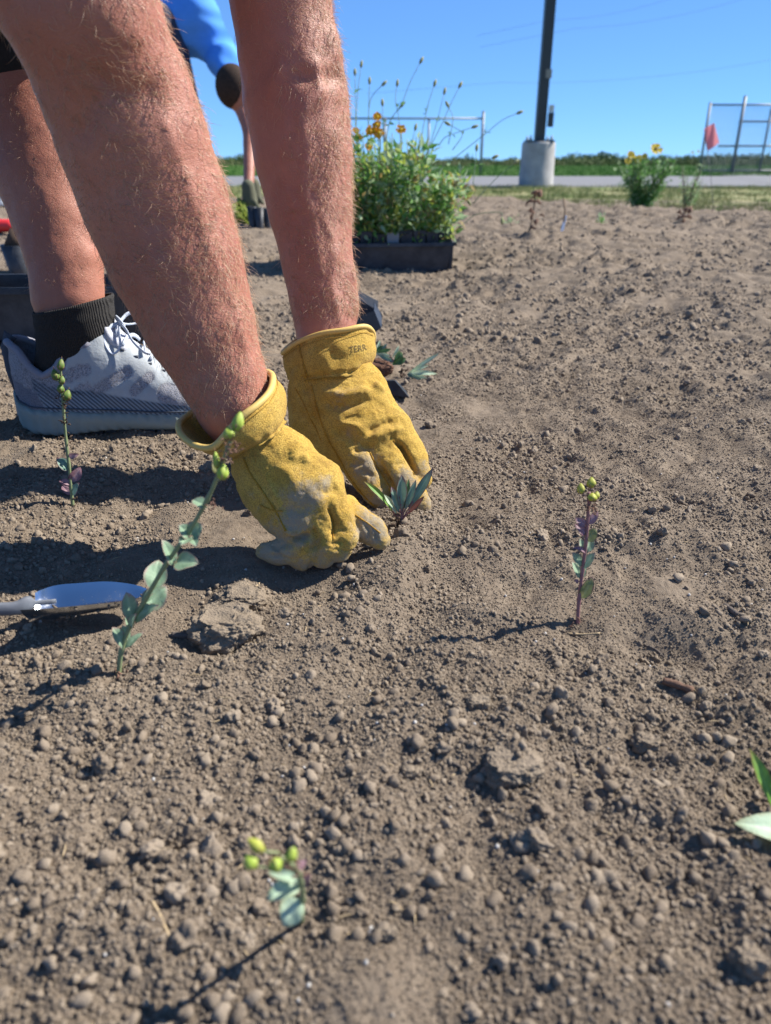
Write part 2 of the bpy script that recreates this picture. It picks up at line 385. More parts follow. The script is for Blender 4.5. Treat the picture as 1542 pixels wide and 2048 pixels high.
# ================================================================== SIGNED DISTANCE MODELLING
class SDF:
    def __init__(s, lo, hi, res):
        s.lo = np.array(lo, float); s.res = res
        s.n = np.ceil((np.array(hi) - s.lo) / res).astype(int) + 1
        s.d = np.full(s.n, .05, dtype=np.float32); s.ops = []
    def _cone(s, p, a, b, ra, rb, flat=None):
        ab = b - a; L2 = float(ab @ ab) + 1e-12
        q = p - a
        if flat is not None:                        # flat = (axis, factor): the section is squeezed along axis
            ax, fct = flat
            t = np.clip((q @ ab) / L2, 0, 1)
            w = q - t[..., None] * ab
            k = w @ ax
            w = w + (k * (1 / fct - 1))[..., None] * ax
            dist = np.sqrt((w * w).sum(-1)); r = ra + (rb - ra) * t
            return (dist - r) * fct ** .5
        t = np.clip((q @ ab) / L2, 0, 1)
        w = q - t[..., None] * ab
        return np.sqrt((w * w).sum(-1)) - (ra + (rb - ra) * t)
    def _eval(s, op, p):
        kind = op[0]
        if kind == 'cone': return s._cone(p, *op[1:])
        if kind == 'ell':
            c, rad, M = op[1:]; q = (p - c) @ M
            k0 = np.sqrt(((q / rad) ** 2).sum(-1)); k1 = np.sqrt(((q / rad ** 2) ** 2).sum(-1)) + 1e-9
            return k0 * (k0 - 1) / k1
    @staticmethod
    def smin(a, b, k):
        h = np.maximum(k - np.abs(a - b), 0) / k; return np.minimum(a, b) - h * h * k * .25
    def _apply(s, op, mode, k, pad):
        if op[0] == 'cone':
            a, b, ra, rb = op[1:5]; m = max(ra, rb) * 1.3 + pad
            lo = np.minimum(a, b) - m; hi = np.maximum(a, b) + m
        else:
            m = op[2].max() + pad; lo = op[1] - m; hi = op[1] + m
        i0 = np.clip(np.floor((lo - s.lo) / s.res).astype(int), 0, s.n); i1 = np.clip(np.ceil((hi - s.lo) / s.res).astype(int) + 1, 0, s.n)
        if (i1 <= i0).any(): return
        ax = [s.lo[j] + s.res * np.arange(i0[j], i1[j]) for j in range(3)]
        g = np.stack(np.meshgrid(*ax, indexing='ij'), -1)
        v = s._eval(op, g).astype(np.float32)
        sl = tuple(slice(i0[j], i1[j]) for j in range(3))
        s.d[sl] = s.smin(s.d[sl], v, k) if mode == 'add' else -s.smin(-s.d[sl], v, k)
    def cone(s, a, b, ra, rb, k=.008, flat=None, mode='add'):
        a, b = np.array(a, float), np.array(b, float)
        if flat is not None: f = np.array(flat[0], float); flat = (f / np.linalg.norm(f), flat[1])
        op = ('cone', a, b, ra, rb, flat); s._apply(op, mode, k, .03 + k); return s
    def chain(s, pts, rads, k=.008, flat=None, mode='add'):
        for i in range(len(pts) - 1): s.cone(pts[i], pts[i + 1], rads[i], rads[i + 1], k, flat, mode)
        return s
    def ell(s, c, rad, M=None, k=.008, mode='add'):
        rad = np.array(rad, float); M = np.eye(3) if M is None else np.array(M, float)
        s._apply(('ell', np.array(c, float), rad, M), mode, k, .03 + k); return s
    def mesh(s):
        d = s.d; nx, ny, nz = d.shape
        sg = d < 0
        c = sg[:-1, :-1, :-1].astype(np.int8)
        cnt = sum(sg[i:nx - 1 + i, j:ny - 1 + j, k:nz - 1 + k].astype(np.int8) for i in (0, 1) for j in (0, 1) for k in (0, 1))
        act = (cnt > 0) & (cnt < 8)
        idx = np.full(act.shape, -1, dtype=np.int64); I = np.argwhere(act); idx[act] = np.arange(len(I))
        acc = np.zeros((len(I), 3)); w = np.zeros(len(I))
        cor = {}
        for i in (0, 1):
            for j in (0, 1):
                for k in (0, 1): cor[i, j, k] = d[I[:, 0] + i, I[:, 1] + j, I[:, 2] + k].astype(float)
        for a in cor:
            for ax in range(3):
                if a[ax] == 0:
                    b = list(a); b[ax] = 1; b = tuple(b)
                    va, vb = cor[a], cor[b]; cr = (va < 0) != (vb < 0)
                    t = np.where(cr, va / np.where(cr, va - vb, 1), 0)
                    p = np.tile(np.array(a, float), (len(I), 1)); p[:, ax] += t
                    acc[cr] += p[cr]; w[cr] += 1
        V = s.lo + (I + acc / np.maximum(w, 1)[:, None]) * s.res
        F = []
        for ax in range(3):
            u, v = (ax + 1) % 3, (ax + 2) % 3
            a = [slice(1, -1)] * 3; a[ax] = slice(0, -1); b = list(a); b[ax] = slice(1, None)
            A = sg[tuple(a)]; B = sg[tuple(b)]
            e = np.argwhere(A != B); off = np.array([1, 1, 1]); off[ax] = 0; e = e + off
            flip = sg[e[:, 0], e[:, 1], e[:, 2]]
            du = np.zeros(3, int); du[u] = 1; dv = np.zeros(3, int); dv[v] = 1
            ok = (e < np.array(act.shape)).all(1); e = e[ok]; flip = flip[ok]
            q = [idx[tuple((e - x).T)] for x in (du + dv, dv, 0 * du, du)]
            Q = np.stack(q, 1); Q[~flip] = Q[~flip][:, ::-1]
            F.append(Q)
        F = np.concatenate(F); F = F[(F >= 0).all(1)]
        return V, F
def relax(V, F, it=2, lam=.5):
    n = len(V); E = np.concatenate([F[:, [0, 1]], F[:, [1, 2]], F[:, [2, 3]], F[:, [3, 0]]])
    for _ in range(it):
        acc = np.zeros_like(V); c = np.zeros(n)
        for a, b in ((0, 1), (1, 0)):
            for ax in range(3): acc[:, ax] += np.bincount(E[:, a], V[E[:, b], ax], n)
            c += np.bincount(E[:, a], minlength=n)
        V = V + lam * (acc / np.maximum(c, 1)[:, None] - V)
    return V
def vnormals(V, F):
    N = np.cross(V[F[:, 2]] - V[F[:, 0]], V[F[:, 3]] - V[F[:, 1]])
    out = np.zeros_like(V)
    for k in range(4):
        for ax in range(3): out[:, ax] += np.bincount(F[:, k], N[:, ax], len(V))
    return out / (np.linalg.norm(out, axis=1)[:, None] + 1e-12)
def keep_big(V, F):
    """drop crumbs of surface that are not connected with the largest piece"""
    lab = np.arange(len(V))
    while True:
        m = lab[F].min(1); new = lab.copy()
        for k in range(4): np.minimum.at(new, F[:, k], m)
        new = new[new]
        if (new == lab).all(): break
        lab = new
    c = np.bincount(lab); b = c.argmax(); k = lab == b
    remap = np.cumsum(k) - 1; F = F[k[F[:, 0]]]; return V[k], remap[F]
def polydist(V, pts):
    """distance from every vertex to a polyline, and the place along it"""
    best = np.full(len(V), 9e9); at = np.zeros(len(V)); acc = 0
    for a, b in zip(pts[:-1], pts[1:]):
        ab = b - a; L = np.linalg.norm(ab); t = np.clip(((V - a) @ ab) / (L * L + 1e-12), 0, 1)
        d = np.linalg.norm(V - a - t[:, None] * ab, axis=1); m = d < best
        best[m] = d[m]; at[m] = (acc + t * L)[m]; acc += L
    return best, at
def bvh_of(V, F): return BVHTree.FromPolygons([Vector(v) for v in V.tolist()], F.tolist())
def hit(bvh, px, py):
    d = ray(px, py); o = Vector((0, 0, CAMH)); h = bvh.ray_cast(o, Vector(d))
    if h[0] is None: return None
    return np.array(h[0]), np.array(h[1])
def hits(bvh, pix, n=4):
    pp = catmull([np.array([a, b, 0.]) for a, b in pix], n)
    out = []
    for q in pp:
        h = hit(bvh, q[0], q[1])
        if h is not None: out.append(h[0])
    return out
def rad_of(rpx, d): return rpx / FPX * d

# ------------------------------------------------------------------ materials of the gardener
def skin_mat():
    s = NT('skin', .50, .38)
    big_ = s.noise(9, 3); fine = s.noise(120, 5, .65); pores = s.voro(900)
    c = s.mix(s.ramp(big_, [(.32, 0), (.68, 1)]), (.355, .135, .088), (.435, .190, .126))
    c = s.mix(s.ramp(fine, [(.30, .22), (.60, 0)]), c, (.30, .10, .070))
    c = s.mix(s.ramp(s.voro(70), [(.0, .35), (.08, 0)]), c, (.27, .11, .07))          # freckles
    s.color(c)
    s.set(Subsurface_Weight=.12, Subsurface_Radius=(.009, .003, .0015), Subsurface_Scale=.35)
    h = s.math('ADD', s.math('MULTIPLY', pores, .35), s.math('MULTIPLY', s.noise(420, 4, .7), .8))
    h = s.math('ADD', h, s.math('MULTIPLY', s.noise(55, 3), 1.2))
    s.bump(h, .0009, .8)
    s.b.inputs['Roughness'].default_value = .46
    return s.m
M_SKIN = skin_mat()
M_HAIR = plain('golden_body_hair', (.52, .33, .20), .40, .5, .5, 150)
def glove_mat(name, a, b, dirt=(.31, .28, .235), rough=.95):
    s = NT(name, rough, .12)
    c = s.mix(s.ramp(s.noise(42, 5, .65), [(.32, 0), (.68, 1)]), a, b)
    c = s.mix(s.ramp(s.math('MULTIPLY', s.noise(28, 6, .75), s.noise(130, 4, .7)), [(.24, 0), (.42, .65)]), c, (a[0] * .62, a[1] * .60, a[2] * .9))
    sp = s.ramp(s.noise(900, 3, .7), [(.38, .8), (.56, 0)])
    c = s.mix(sp, c, (a[0] * .45, a[1] * .42, a[2] * .6))
    dn = s.math('ADD', s.attr('dirt'), s.math('MULTIPLY', s.math('SUBTRACT', s.noise(120, 6, .8), .5), 1.9))
    c = s.mix(s.ramp(dn, [(.30, 0), (.85, .80)]), c, dirt)
    c = s.mix(s.ramp(s.voro(260), [(.03, .75), (.12, 0)]), c, (.11, .085, .06))          # clinging soil specks
    s.color(c)
    s.bump(s.math('ADD', s.noise(650, 4, .75), s.math('MULTIPLY', s.noise(160, 3), .8)), .0017, 1.0)
    s.set(Sheen_Weight=.25, Sheen_Roughness=.5, Sheen_Tint=(1, .85, .5, 1))
    return s.m
M_SUEDE = glove_mat('yellow_suede', (.57, .345, .055), (.70, .47, .105))
M_BIND = plain('glove_binding_leather', (.62, .43, .13), .55, .3, .12, 90, bumpd=.0003)
M_SEAM = glove_mat('raw_suede_edge', (.46, .23, .02), (.62, .36, .05))
M_INK = plain('stamped_ink', (.17, .12, .05), .9, .1)

# ================================================================== THE GARDENER IN FRONT
person = empty('person', (-.45, .80, 0))
tag(person, 'person bending over the soil in yellow leather gloves, bare hairy arms and grey running shoe', 'person')
# joints
WR1 = P(470, 812, .704); EL1 = P(160, 10, .55); WR2 = P(650, 655, .865); EL2 = P(562, 20, .80)
SH1 = np.array([-.42, .66, .68]); SH2 = np.array([-.32, 1.02, .72])
CH = (SH1 + SH2) / 2 + np.array([-.05, 0, .0]); HIP = np.array([-.86, .86, .80])
KN2 = P(48, 20, .96); AN2 = P(136, 600, 1.008)
KN1 = np.array([-.74, .42, .50]); AN1 = np.array([-.98, .44, .09])
HP2 = HIP + np.array([0, .10, 0]); HP1 = HIP + np.array([0, -.10, 0])
HEAD = np.array([-.13, .76, .87])

p0 = G(24, 868)
O_ = np.array([p0[0], p0[1] + .045, ghs(p0[0] + .1, p0[1] + .04) - .002])      # heel of the visible shoe
YF = (np.array([0, 1., 0]), .82)
B = SDF((-1.2, .25, -.01), (.05, 1.38, 1.15), .0046)
def PR(px, py, d, r): return P(px, py, d), rad_of(r, d)
def arm(lst, k=.03, flat=None):
    q = [PR(*a) for a in lst]; B.chain([a[0] for a in q], [a[1] for a in q], .003, flat)
# near arm (pixel of its axis, depth, half width in pixels)
arm([(508, 882, .712, 46), (494, 858, .710, 64), (470, 812, .704, 78), (440, 745, .696, 88), (400, 650, .684, 110), (352, 520, .665, 132), (310, 400, .645, 143), (270, 290, .62, 146), (216, 150, .585, 145), (160, 20, .55, 140)], .02)
B.cone(P(168, 20, .55), SH1, rad_of(148, .55), .056, .012)
B.ell(P(335, 250, .605), (.024, .022, .055), k=.012)
B.ell(P(474, 640, .685), (.008, .010, .05), k=.012)
# far arm
arm([(662, 745, .872, 46), (655, 700, .868, 58), (648, 620, .868, 64), (634, 520, .864, 71), (621, 420, .858, 84), (607, 310, .848, 98), (592, 200, .835, 105), (576, 100, .818, 100), (560, 0, .80, 97)], .02)
B.cone(P(560, 0, .80), P(545, -120, .785), rad_of(95, .80), .054, .012)
B.cone(P(545, -120, .785), SH2, .052, .062, .03)
B.ell(P(652, 120, .808), (.017, .016, .036), k=.010)      # muscle above the elbow side
B.ell(P(552, 165, .80), (.016, .014, .040), k=.010)
B.ell(P(652, 330, .832), (.016, .016, .060), k=.010)
B.ell(P(694, 590, .868), (.010, .012, .03), k=.016)       # wrist bone
B.ell(P(610, 590, .850), (.006, .008, .06), k=.012)       # tendon
# the palms, hidden in the gloves
B.cone(P(512, 890, .715), P(600, 1010, .706), .016, .018, .004)
B.cone(P(662, 745, .872), P(740, 880, .845), .016, .016, .004)
# leg behind
leg = [(137, 600, 1.008, 70), (130, 520, .998, 74), (112, 440, .992, 84), (90, 350, .986, 96), (72, 250, .98, 104), (60, 150, .975, 106), (52, 60, .970, 102), (45, -10, .965, 108)]
arm(leg, .02, (np.array([0, 1., 0]), .88))
B.chain([P(137, 600, 1.008), O_ + np.array([.094, 0, .13]), O_ + np.array([.080, 0, .08])], [.0465, .040, .032], .003, YF)
B.cone(O_ + np.array([.066, 0, .075]), O_ + np.array([.045, 0, .052]), .030, .026, .01, YF); B.cone(O_ + np.array([.085, 0, .085]), O_ + np.array([.22, 0, .060]), .030, .020, .012)

B.cone(P(45, -10, .96), HP2, .068, .088, .02)
# the other leg, left of the frame
B.chain([HP1, KN1, (KN1 + AN1) / 2 + np.array([-.02, 0, .02]), AN1], [.088, .062, .056, .036], .04)
B.cone(AN1, AN1 + np.array([.19, -.01, -.055]), .034, .024, .02); B.ell(AN1 + np.array([-.03, 0, -.045]), (.04, .034, .035), k=.02)
# trunk, neck, head
B.chain([HIP, HIP + (CH - HIP) * .35 + np.array([0, 0, .06]), CH + np.array([-.06, 0, .01])], [.145, .140, .155], .06)
B.cone(SH1, SH2, .075, .075, .06); B.cone(CH, HEAD + np.array([-.05, 0, -.02]), .062, .056, .04)
B.ell(HEAD, (.098, .078, .085), k=.02); B.ell(HEAD + np.array([.055, 0, -.055]), (.06, .055, .06), k=.03)
B.cone(HEAD + np.array([.075, 0, -.075]), HEAD + np.array([.098, 0, -.085]), .012, .014, .01)      # nose (looking down)
for sy in (-1, 1):
    B.ell(HEAD + np.array([.01, sy * .082, -.03]), (.028, .010, .018), k=.008)                            # ears
    B.ell(HEAD + np.array([.075, sy * .030, -.062]), (.012, .013, .012), k=.006, mode='sub')
    B.ell(HEAD + np.array([.067, sy * .030, -.058]), (.012, .0125, .012), k=.003)
B.ell(HEAD + np.array([.09, 0, -.122]), (.012, .024, .006), k=.008, mode='sub')
bV, bF = B.mesh(); del B
bV, bF = keep_big(bV, bF); bV = relax(bV, bF, 3, .5)
bN = vnormals(bV, bF)
bV = bV + bN * (.0007 * noise3(bV * 38, 3) + .0005 * noise3(bV * 95, 4))[:, None]
# veins and tendons on the arms
bvh = bvh_of(bV, bF)
def ridge(V, N, bvh_, pix, amp, wid, side_clip=.05):
    pts = hits(bvh_, pix)
    if len(pts) < 2: return V
    d, at = polydist(V, pts); return V + N * (amp * np.exp(-(d / wid) ** 2))[:, None]
for pix, amp, wid in [([(600, 230), (615, 300), (608, 370), (628, 450), (640, 540)], .0022, .005), ([(575, 250), (560, 330), (590, 420)], .0016, .004),
                      ([(675, 500), (665, 570), (680, 640)], .002, .004), ([(640, 420), (668, 480)], .0015, .0035), ([(630, 130), (640, 180), (610, 215)], .003, .007),
                      ([(330, 250), (380, 380), (430, 520), (480, 640)], .0016, .006), ([(260, 420), (330, 560), (420, 700)], .0014, .006),
                      ([(480, 660), (505, 740)], .0018, .004), ([(200, 150), (245, 190), (300, 180)], -.0035, .007), ([(190, 205), (160, 260)], -.003, .008),
                      ([(600, 150), (640, 155), (690, 150)], -.004, .008), ([(560, 140), (545, 165)], .003, .007)]:
    bV = ridge(bV, bN, bvh, pix, amp, wid)
pw = np.array(person.location)
me = mesh_np('body', bV - pw, bF); body = link('body', me, M_SKIN, person)
bvh = bvh_of(bV, bF)

# hair of the arms and the leg: every strand a thin tapered prism
def hair(name, region, n, lmin, lmax, parent, seed, axis_fn, mat=None, width=.00016, maskf=None):
    rs = np.random.RandomState(seed)
    cen = bV[bF].mean(1); N = vnormals(bV, bF)[bF[:, 0]]
    area = np.linalg.norm(np.cross(bV[bF[:, 2]] - bV[bF[:, 0]], bV[bF[:, 3]] - bV[bF[:, 1]]), axis=1)
    w = area * region(cen, N)
    if maskf is not None: w = w * maskf(cen)
    f = rs.choice(len(bF), n, p=w / w.sum())
    bc = rs.rand(n, 2)
    q = bV[bF[f]]
    p0 = (q[:, 0] * (1 - bc[:, :1]) + q[:, 1] * bc[:, :1]) * (1 - bc[:, 1:]) + (q[:, 3] * (1 - bc[:, :1]) + q[:, 2] * bc[:, :1]) * bc[:, 1:]
    nn = N[f]; ax = axis_fn(p0)
    t = ax - (ax * nn).sum(1)[:, None] * nn; t /= np.linalg.norm(t, axis=1)[:, None] + 1e-9
    s_ = np.cross(nn, t)
    sw = noise3(p0 * 22, seed) * .8 + rs.normal(0, .38, n)
    lift = np.radians(np.where(rs.rand(n) < .28, rs.uniform(35, 80, n), rs.uniform(6, 42, n)))
    L = lmin + (lmax - lmin) * rs.rand(n) ** 1.6
    dirv = (t * np.cos(sw)[:, None] + s_ * np.sin(sw)[:, None]) * np.cos(lift)[:, None] + nn * np.sin(lift)[:, None]
    bend = rs.normal(0, 1.0, n); bend2 = rs.uniform(.2, 1.3, n)
    K = 5; P_ = [p0 - nn * .0004]; d = dirv; cur = P_[0]
    for k in range(K):
        cur = cur + d * (L / K)[:, None]; P_.append(cur)
        d = d + s_ * (bend * .30)[:, None] - nn * (bend2 * .22)[:, None]; d /= np.linalg.norm(d, axis=1)[:, None]
    P_ = np.stack(P_, 1)                               # n,K+1,3
    tang = np.gradient(P_, axis=1); u = np.cross(tang, nn[:, None, :]); u /= np.linalg.norm(u, axis=2)[:, :, None] + 1e-9
    v = np.cross(tang, u); v /= np.linalg.norm(v, axis=2)[:, :, None] + 1e-9
    wd = width * (1 - .75 * np.linspace(0, 1, K + 1) ** 1.5)[None, :, None] * rs.uniform(.7, 1.2, (n, 1, 1))
    ring = [P_ + wd * (u * math.cos(a) + v * math.sin(a)) for a in (0, 2.094, 4.189)]
    V = np.stack(ring, 2).reshape(-1, 3)
    base = (np.arange(n) * (K + 1) * 3)[:, None, None] + (np.arange(K) * 3)[None, :, None]
    F = np.concatenate([np.stack([base[..., 0] + j, base[..., 0] + (j + 1) % 3, base[..., 0] + 3 + (j + 1) % 3, base[..., 0] + 3 + j], -1).reshape(-1, 4) for j in range(3)])
    o = link(name, mesh_np(name, V - parent_world(parent), F), mat or M_HAIR, parent)
    return o
def seg_region(a, b, rad):
    def f(c, N):
        ab = b - a; t = ((c - a) @ ab) / (ab @ ab); w = c - a - np.clip(t, 0, 1)[:, None] * ab
        m = (np.linalg.norm(w, axis=1) < rad) & (t > -.12) & (t < .97)
        tocam = np.array([0, 0, CAMH]) - c; tocam /= np.linalg.norm(tocam, axis=1)[:, None]
        return m * np.clip((N * tocam).sum(1) + .55, 0, 1)
    return f
CL = lambda c, s_, sd: np.clip(.8 + .6 * noise3(c * s_, sd), .25, 2)
h1 = hair('arm_hair', seg_region(EL1, WR1, .085), 5200, .006, .017, body, 1, lambda p: np.tile((WR1 - EL1) / np.linalg.norm(WR1 - EL1), (len(p), 1)) + np.array([.35, 0, 0]), maskf=lambda c: CL(c, 30, 2) * np.clip((c[:, 0] + .30) * 8, .15, 1.4))
h2 = hair('arm_hair', seg_region(EL2, WR2, .085), 5200, .006, .017, body, 2, lambda p: np.tile((WR2 - EL2) / np.linalg.norm(WR2 - EL2), (len(p), 1)) + np.array([.45, 0, 0]), maskf=lambda c: CL(c, 30, 5) * np.clip((c[:, 0] + .135) * 14, .06, 1.6))
h3 = hair('leg_hair', seg_region(KN2, AN2, .10), 2600, .005, .013, body, 3, lambda p: np.tile((AN2 - KN2) / np.linalg.norm(AN2 - KN2), (len(p), 1)), width=.00009)
for h_ in (h1, h2, h3): h_['kind'] = 'stuff'

# ------------------------------------------------------------------ gloves
def glove(name, label, lo, hi, build, res=.0016):
    s = SDF(lo, hi, res); build(s); V, F = s.mesh(); V, F = keep_big(V, F); V = relax(V, F, 2, .5); return V, F
def carve(V, F, list_):
    N = vnormals(V, F); b = bvh_of(V, F)
    for pix, amp, wid in list_:
        pts = hits(b, pix, 3)
        if len(pts) < 2: continue
        d, at = polydist(V, pts); L = at.max() + 1e-6
        env = np.clip(np.minimum(at, L - at) / (L * .25), .15, 1)
        V = V + N * (1.4 * amp * env * np.exp(-(d / wid) ** 2))[:, None]
    return V
def finish_glove(name, V, F, label, dirt, extra=0):
    N = vnormals(V, F)
    Wp = V + .006 * np.stack([noise3(V * 50, 41), noise3(V * 50, 42), noise3(V * 50, 43)], 1)
    cr = 1.5 * np.exp(-(noise3(Wp * 36, 34) / .075) ** 2) * np.clip(.3 + noise3(V * 22, 35) * 1.4, 0, 1) + .7 * np.exp(-(noise3(Wp * 95, 36) / .12) ** 2) * np.clip(.1 + noise3(V * 30, 37) * 1.5, 0, 1)
    V = V + N * (.0013 * noise3(V * 48, 31) + .0008 * noise3(V * 120, 32) + .00030 * noise3(V * 480, 33) - .0010 * cr)[:, None]
    me = mesh_np(name, V - pw, F)
    dd = np.zeros(len(V)); b = bvh_of(V, F)
    for (px, py, rad, amt) in dirt:
        h = hit(b, px, py)
        if h is None: continue
        dd = np.maximum(dd, amt * np.exp(-(np.linalg.norm(V - h[0], axis=1) / rad) ** 2))
    dd = np.maximum(dd, .75 * np.clip(1 - (V[:, 2] - .005) / .028, 0, 1))
    fattr(me, 'dirt', dd)
    o = link(name, me, M_SUEDE, person); o['label'] = label
    return o, b
def ring_path(c, ax, u, ru, rv, n=40, wob=0, seed=0, tilt=None):
    ax = ax / np.linalg.norm(ax); u = u - ax * (u @ ax); u /= np.linalg.norm(u); v = np.cross(ax, u)
    out = []
    for i in range(n):
        a = 2 * math.pi * i / n
        w = wob * (math.sin(2 * a + seed) + .5 * math.sin(3 * a + 2 * seed))
        out.append(c + u * math.cos(a) * (ru + w) + v * math.sin(a) * (rv + w) + ax * (tilt or (lambda a: 0))(a))
    return out

def tube_on(bvh_, pix, r, name, mat, parent, lift=.3, n=6, wob=0):
    pts = []
    for q in catmull([np.array([a, b, 0.]) for a, b in pix], 5):
        h = hit(bvh_, q[0], q[1])
        if h is not None: pts.append(h[0] + h[1] * r * lift)
    if len(pts) < 2: return None
    rr = [r * (1 + wob * math.sin(i * 1.7) * math.cos(i * .9)) for i in range(len(pts))]
    m = MB(); m.tube(pts, rr, n); return m.build(name, mat, parent)
# near glove: right hand, knuckles up, fingers curled in the soil
def g1(s):
    Q = lambda x, y, d, r: (P(x, y, d), rad_of(r, d))
    def ch(l, k=.006, flat=None): q = [Q(*a) for a in l]; s.chain([a[0] for a in q], [a[1] for a in q], k, flat)
    view = ray(560, 950)
    ch([(524, 892, .705, 60), (562, 935, .706, 74), (594, 985, .706, 80), (618, 1030, .710, 72)], .008, (view, .72))
    s.ell(P(646, 955, .706), (.015, .014, .014), k=.014)          # knuckle bulge
    s.ell(P(632, 1005, .70), (.026, .020, .026), k=.016)
    s.ell(P(600, 1040, .70), (.020, .017, .018), k=.014)
    ch([(492, 940, .712, 28), (520, 985, .712, 32), (556, 1030, .712, 36)], .012)        # side of the palm
    ch([(604, 1035, .704, 44), (610, 1085, .706, 38), (604, 1116, .712, 28)], .005)       # curled fingers
    ch([(642, 1035, .702, 40), (652, 1085, .702, 35), (644, 1112, .708, 26)], .003)
    ch([(676, 1030, .706, 34), (688, 1070, .704, 29), (678, 1100, .708, 23)], .003)
    ch([(620, 1090, .704, 32), (584, 1100, .706, 29), (552, 1104, .708, 25), (528, 1102, .708, 18)], .003)     # finger lying to the left
    ch([(690, 1020, .722, 32), (716, 1044, .722, 30), (742, 1062, .722, 28), (762, 1082, .722, 19)], .004)   # forefinger to the right
V, F = glove('glove', '', P(560, 960, .70) + np.array([-.125, -.09, -.11]), P(560, 960, .70) + np.array([.13, .10, .13]), g1, .0014)
V = carve(V, F, [([(640, 988), (664, 984), (678, 972)], -.0026, .0045), ([(657, 1010), (670, 1045), (666, 1085)], -.0040, .0026), ([(624, 1050), (632, 1080), (624, 1110)], -.0036, .0026),
    ([(575, 1080), (600, 1076), (625, 1068)], -.0045, .0030), ([(565, 1054), (590, 1068), (605, 1062)], .002, .003),
    ([(652, 1062), (675, 1058), (698, 1064)], -.0020, .0020), ([(662, 1087), (690, 1084)], -.0018, .002), ([(612, 1096), (636, 1100)], -.0016, .002),
    ([(710, 1036), (718, 1052), (714, 1072)], -.0020, .0022), ([(728, 1048), (738, 1062), (736, 1080)], -.002, .002), ([(750, 1064), (754, 1082)], -.0016, .002),
    ([(545, 925), (575, 945), (600, 985)], .0016, .006), ([(515, 925), (550, 990), (570, 1045)], .0014, .003), ([(600, 905), (622, 930)], .002, .005),
    ([(548, 1094), (574, 1088), (592, 1094)], -.002, .0022), ([(530, 1110), (560, 1114), (600, 1118)], -.0015, .002), ([(540, 1085), (556, 1100), (560, 1120)], -.0014, .002),
    ([(600, 880), (588, 905), (592, 930)], .0018, .005), ([(560, 1010), (590, 1020), (625, 1012)], -.0016, .005)])
glove1, gb1 = finish_glove('work_glove', V, F, 'near yellow suede glove with curled fingers and grey dusty knuckles',
    [(606, 1000, .022, .85), (590, 1040, .020, .95), (652, 965, .010, .8), (622, 975, .014, .7), (545, 1100, .03, 1.0), (512, 1000, .010, .4), (740, 1060, .024, .95), (640, 1112, .02, .6), (600, 1075, .016, .8)])
def cuff(parent, rim, waist, bulge, label_dirt=.1, nseg=72, rows=22, flare=.004, seed=1):
    """shell of suede between the rolled rim and the gathered waist, with a thickness of its own"""
    def closed(pts, n):
        pts = [P(*p) for p in pts]; k = len(pts); q = pts[-2:] + pts + pts[:3]; c = catmull(q, 12)
        c = c[24:24 + 12 * k + 1]; L = np.cumsum([0] + [np.linalg.norm(c[i + 1] - c[i]) for i in range(len(c) - 1)])
        t = np.linspace(0, L[-1], n, endpoint=False); c = np.array(c); return np.stack([np.interp(t, L, c[:, j]) for j in range(3)], 1)
    A = closed(rim, nseg); W = closed(waist, nseg)
    # turn the waist ring so that both start on the same side
    best = min(range(nseg), key=lambda k: ((np.roll(W, -k, 0) - W.mean(0) - (A - A.mean(0))) ** 2).sum()); W = np.roll(W, -best, 0)
    ca, cw = A.mean(0), W.mean(0); V = []
    for side in (0, 1):
        for r in range(rows + 1):
            t = r / rows; c = A * (1 - t) + W * t; m = ca * (1 - t) + cw * t
            o = c - m; L = np.linalg.norm(o, axis=1)[:, None]; o = o / L
            ang = np.linspace(0, 2 * np.pi, nseg, endpoint=False)
            w = bulge * math.sin(math.pi * t) + flare * 1.1 * (np.sin(ang * 2 + seed) * .6 + np.sin(ang * 3 + 2 * seed) * .5) * math.sin(math.pi * min(1, t * 1.15)) * .6
            w = w + .0016 * np.sin(ang * 17 + seed) * max(0, (t - .62) / .38) - .0045 * math.exp(-((t - .93) / .05) ** 2) + .002 * math.exp(-((t - .10) / .04) ** 2) * 0
            w = w + .0022 * noise3((c + 9) * 60, 70 + seed)
            V.append(c + o * (np.asarray(w) - side * .0022)[:, None] if hasattr(w, '__len__') else c + o * (w - side * .0022))
    V = np.concatenate(V); F = []; n = nseg; R_ = (rows + 1) * n
    for r in range(rows):
        for j in range(n):
            a, b = r * n + j, r * n + (j + 1) % n
            F.append((a, b, b + n, a + n)); F.append((R_ + a, R_ + a + n, R_ + b + n, R_ + b))
    for j in range(n):
        a, b = j, (j + 1) % n; F.append((a, R_ + a, R_ + b, b)); a += rows * n; b += rows * n; F.append((a, b, R_ + b, R_ + a))
    F = np.array(F)
    # outward normals
    nrm = np.cross(V[F[0, 2]] - V[F[0, 0]], V[F[0, 3]] - V[F[0, 1]])
    if nrm @ (V[F[0, 0]] - ca) < 0: F = F[:, ::-1].copy()
    N = vnormals(V, F); V = V + N * (.00035 * noise3(V * 420, 5) + .0005 * noise3(V * 120, 6))[:, None]
    me = mesh_np('cuff', V - parent_world(parent), F); fattr(me, 'dirt', label_dirt + 0 * V[:, 0]); o = link('cuff', me, M_SUEDE, parent)
    m = MB(); pts = list(A) + [A[0]]; m.tube(pts, .0032, 8, cap=False); m.build('cuff_binding', M_BIND, parent)
    m = MB(); pts = [A[i] * .86 + W[i] * .14 + (A[i] - ca) / np.linalg.norm(A[i] - ca) * (bulge * .42 + .0012) for i in range(nseg)]; m.tube(pts + [pts[0]], .00035, 5, cap=False); m.build('stitching', M_SEAM, parent)
    return o, bvh_of(V, F)
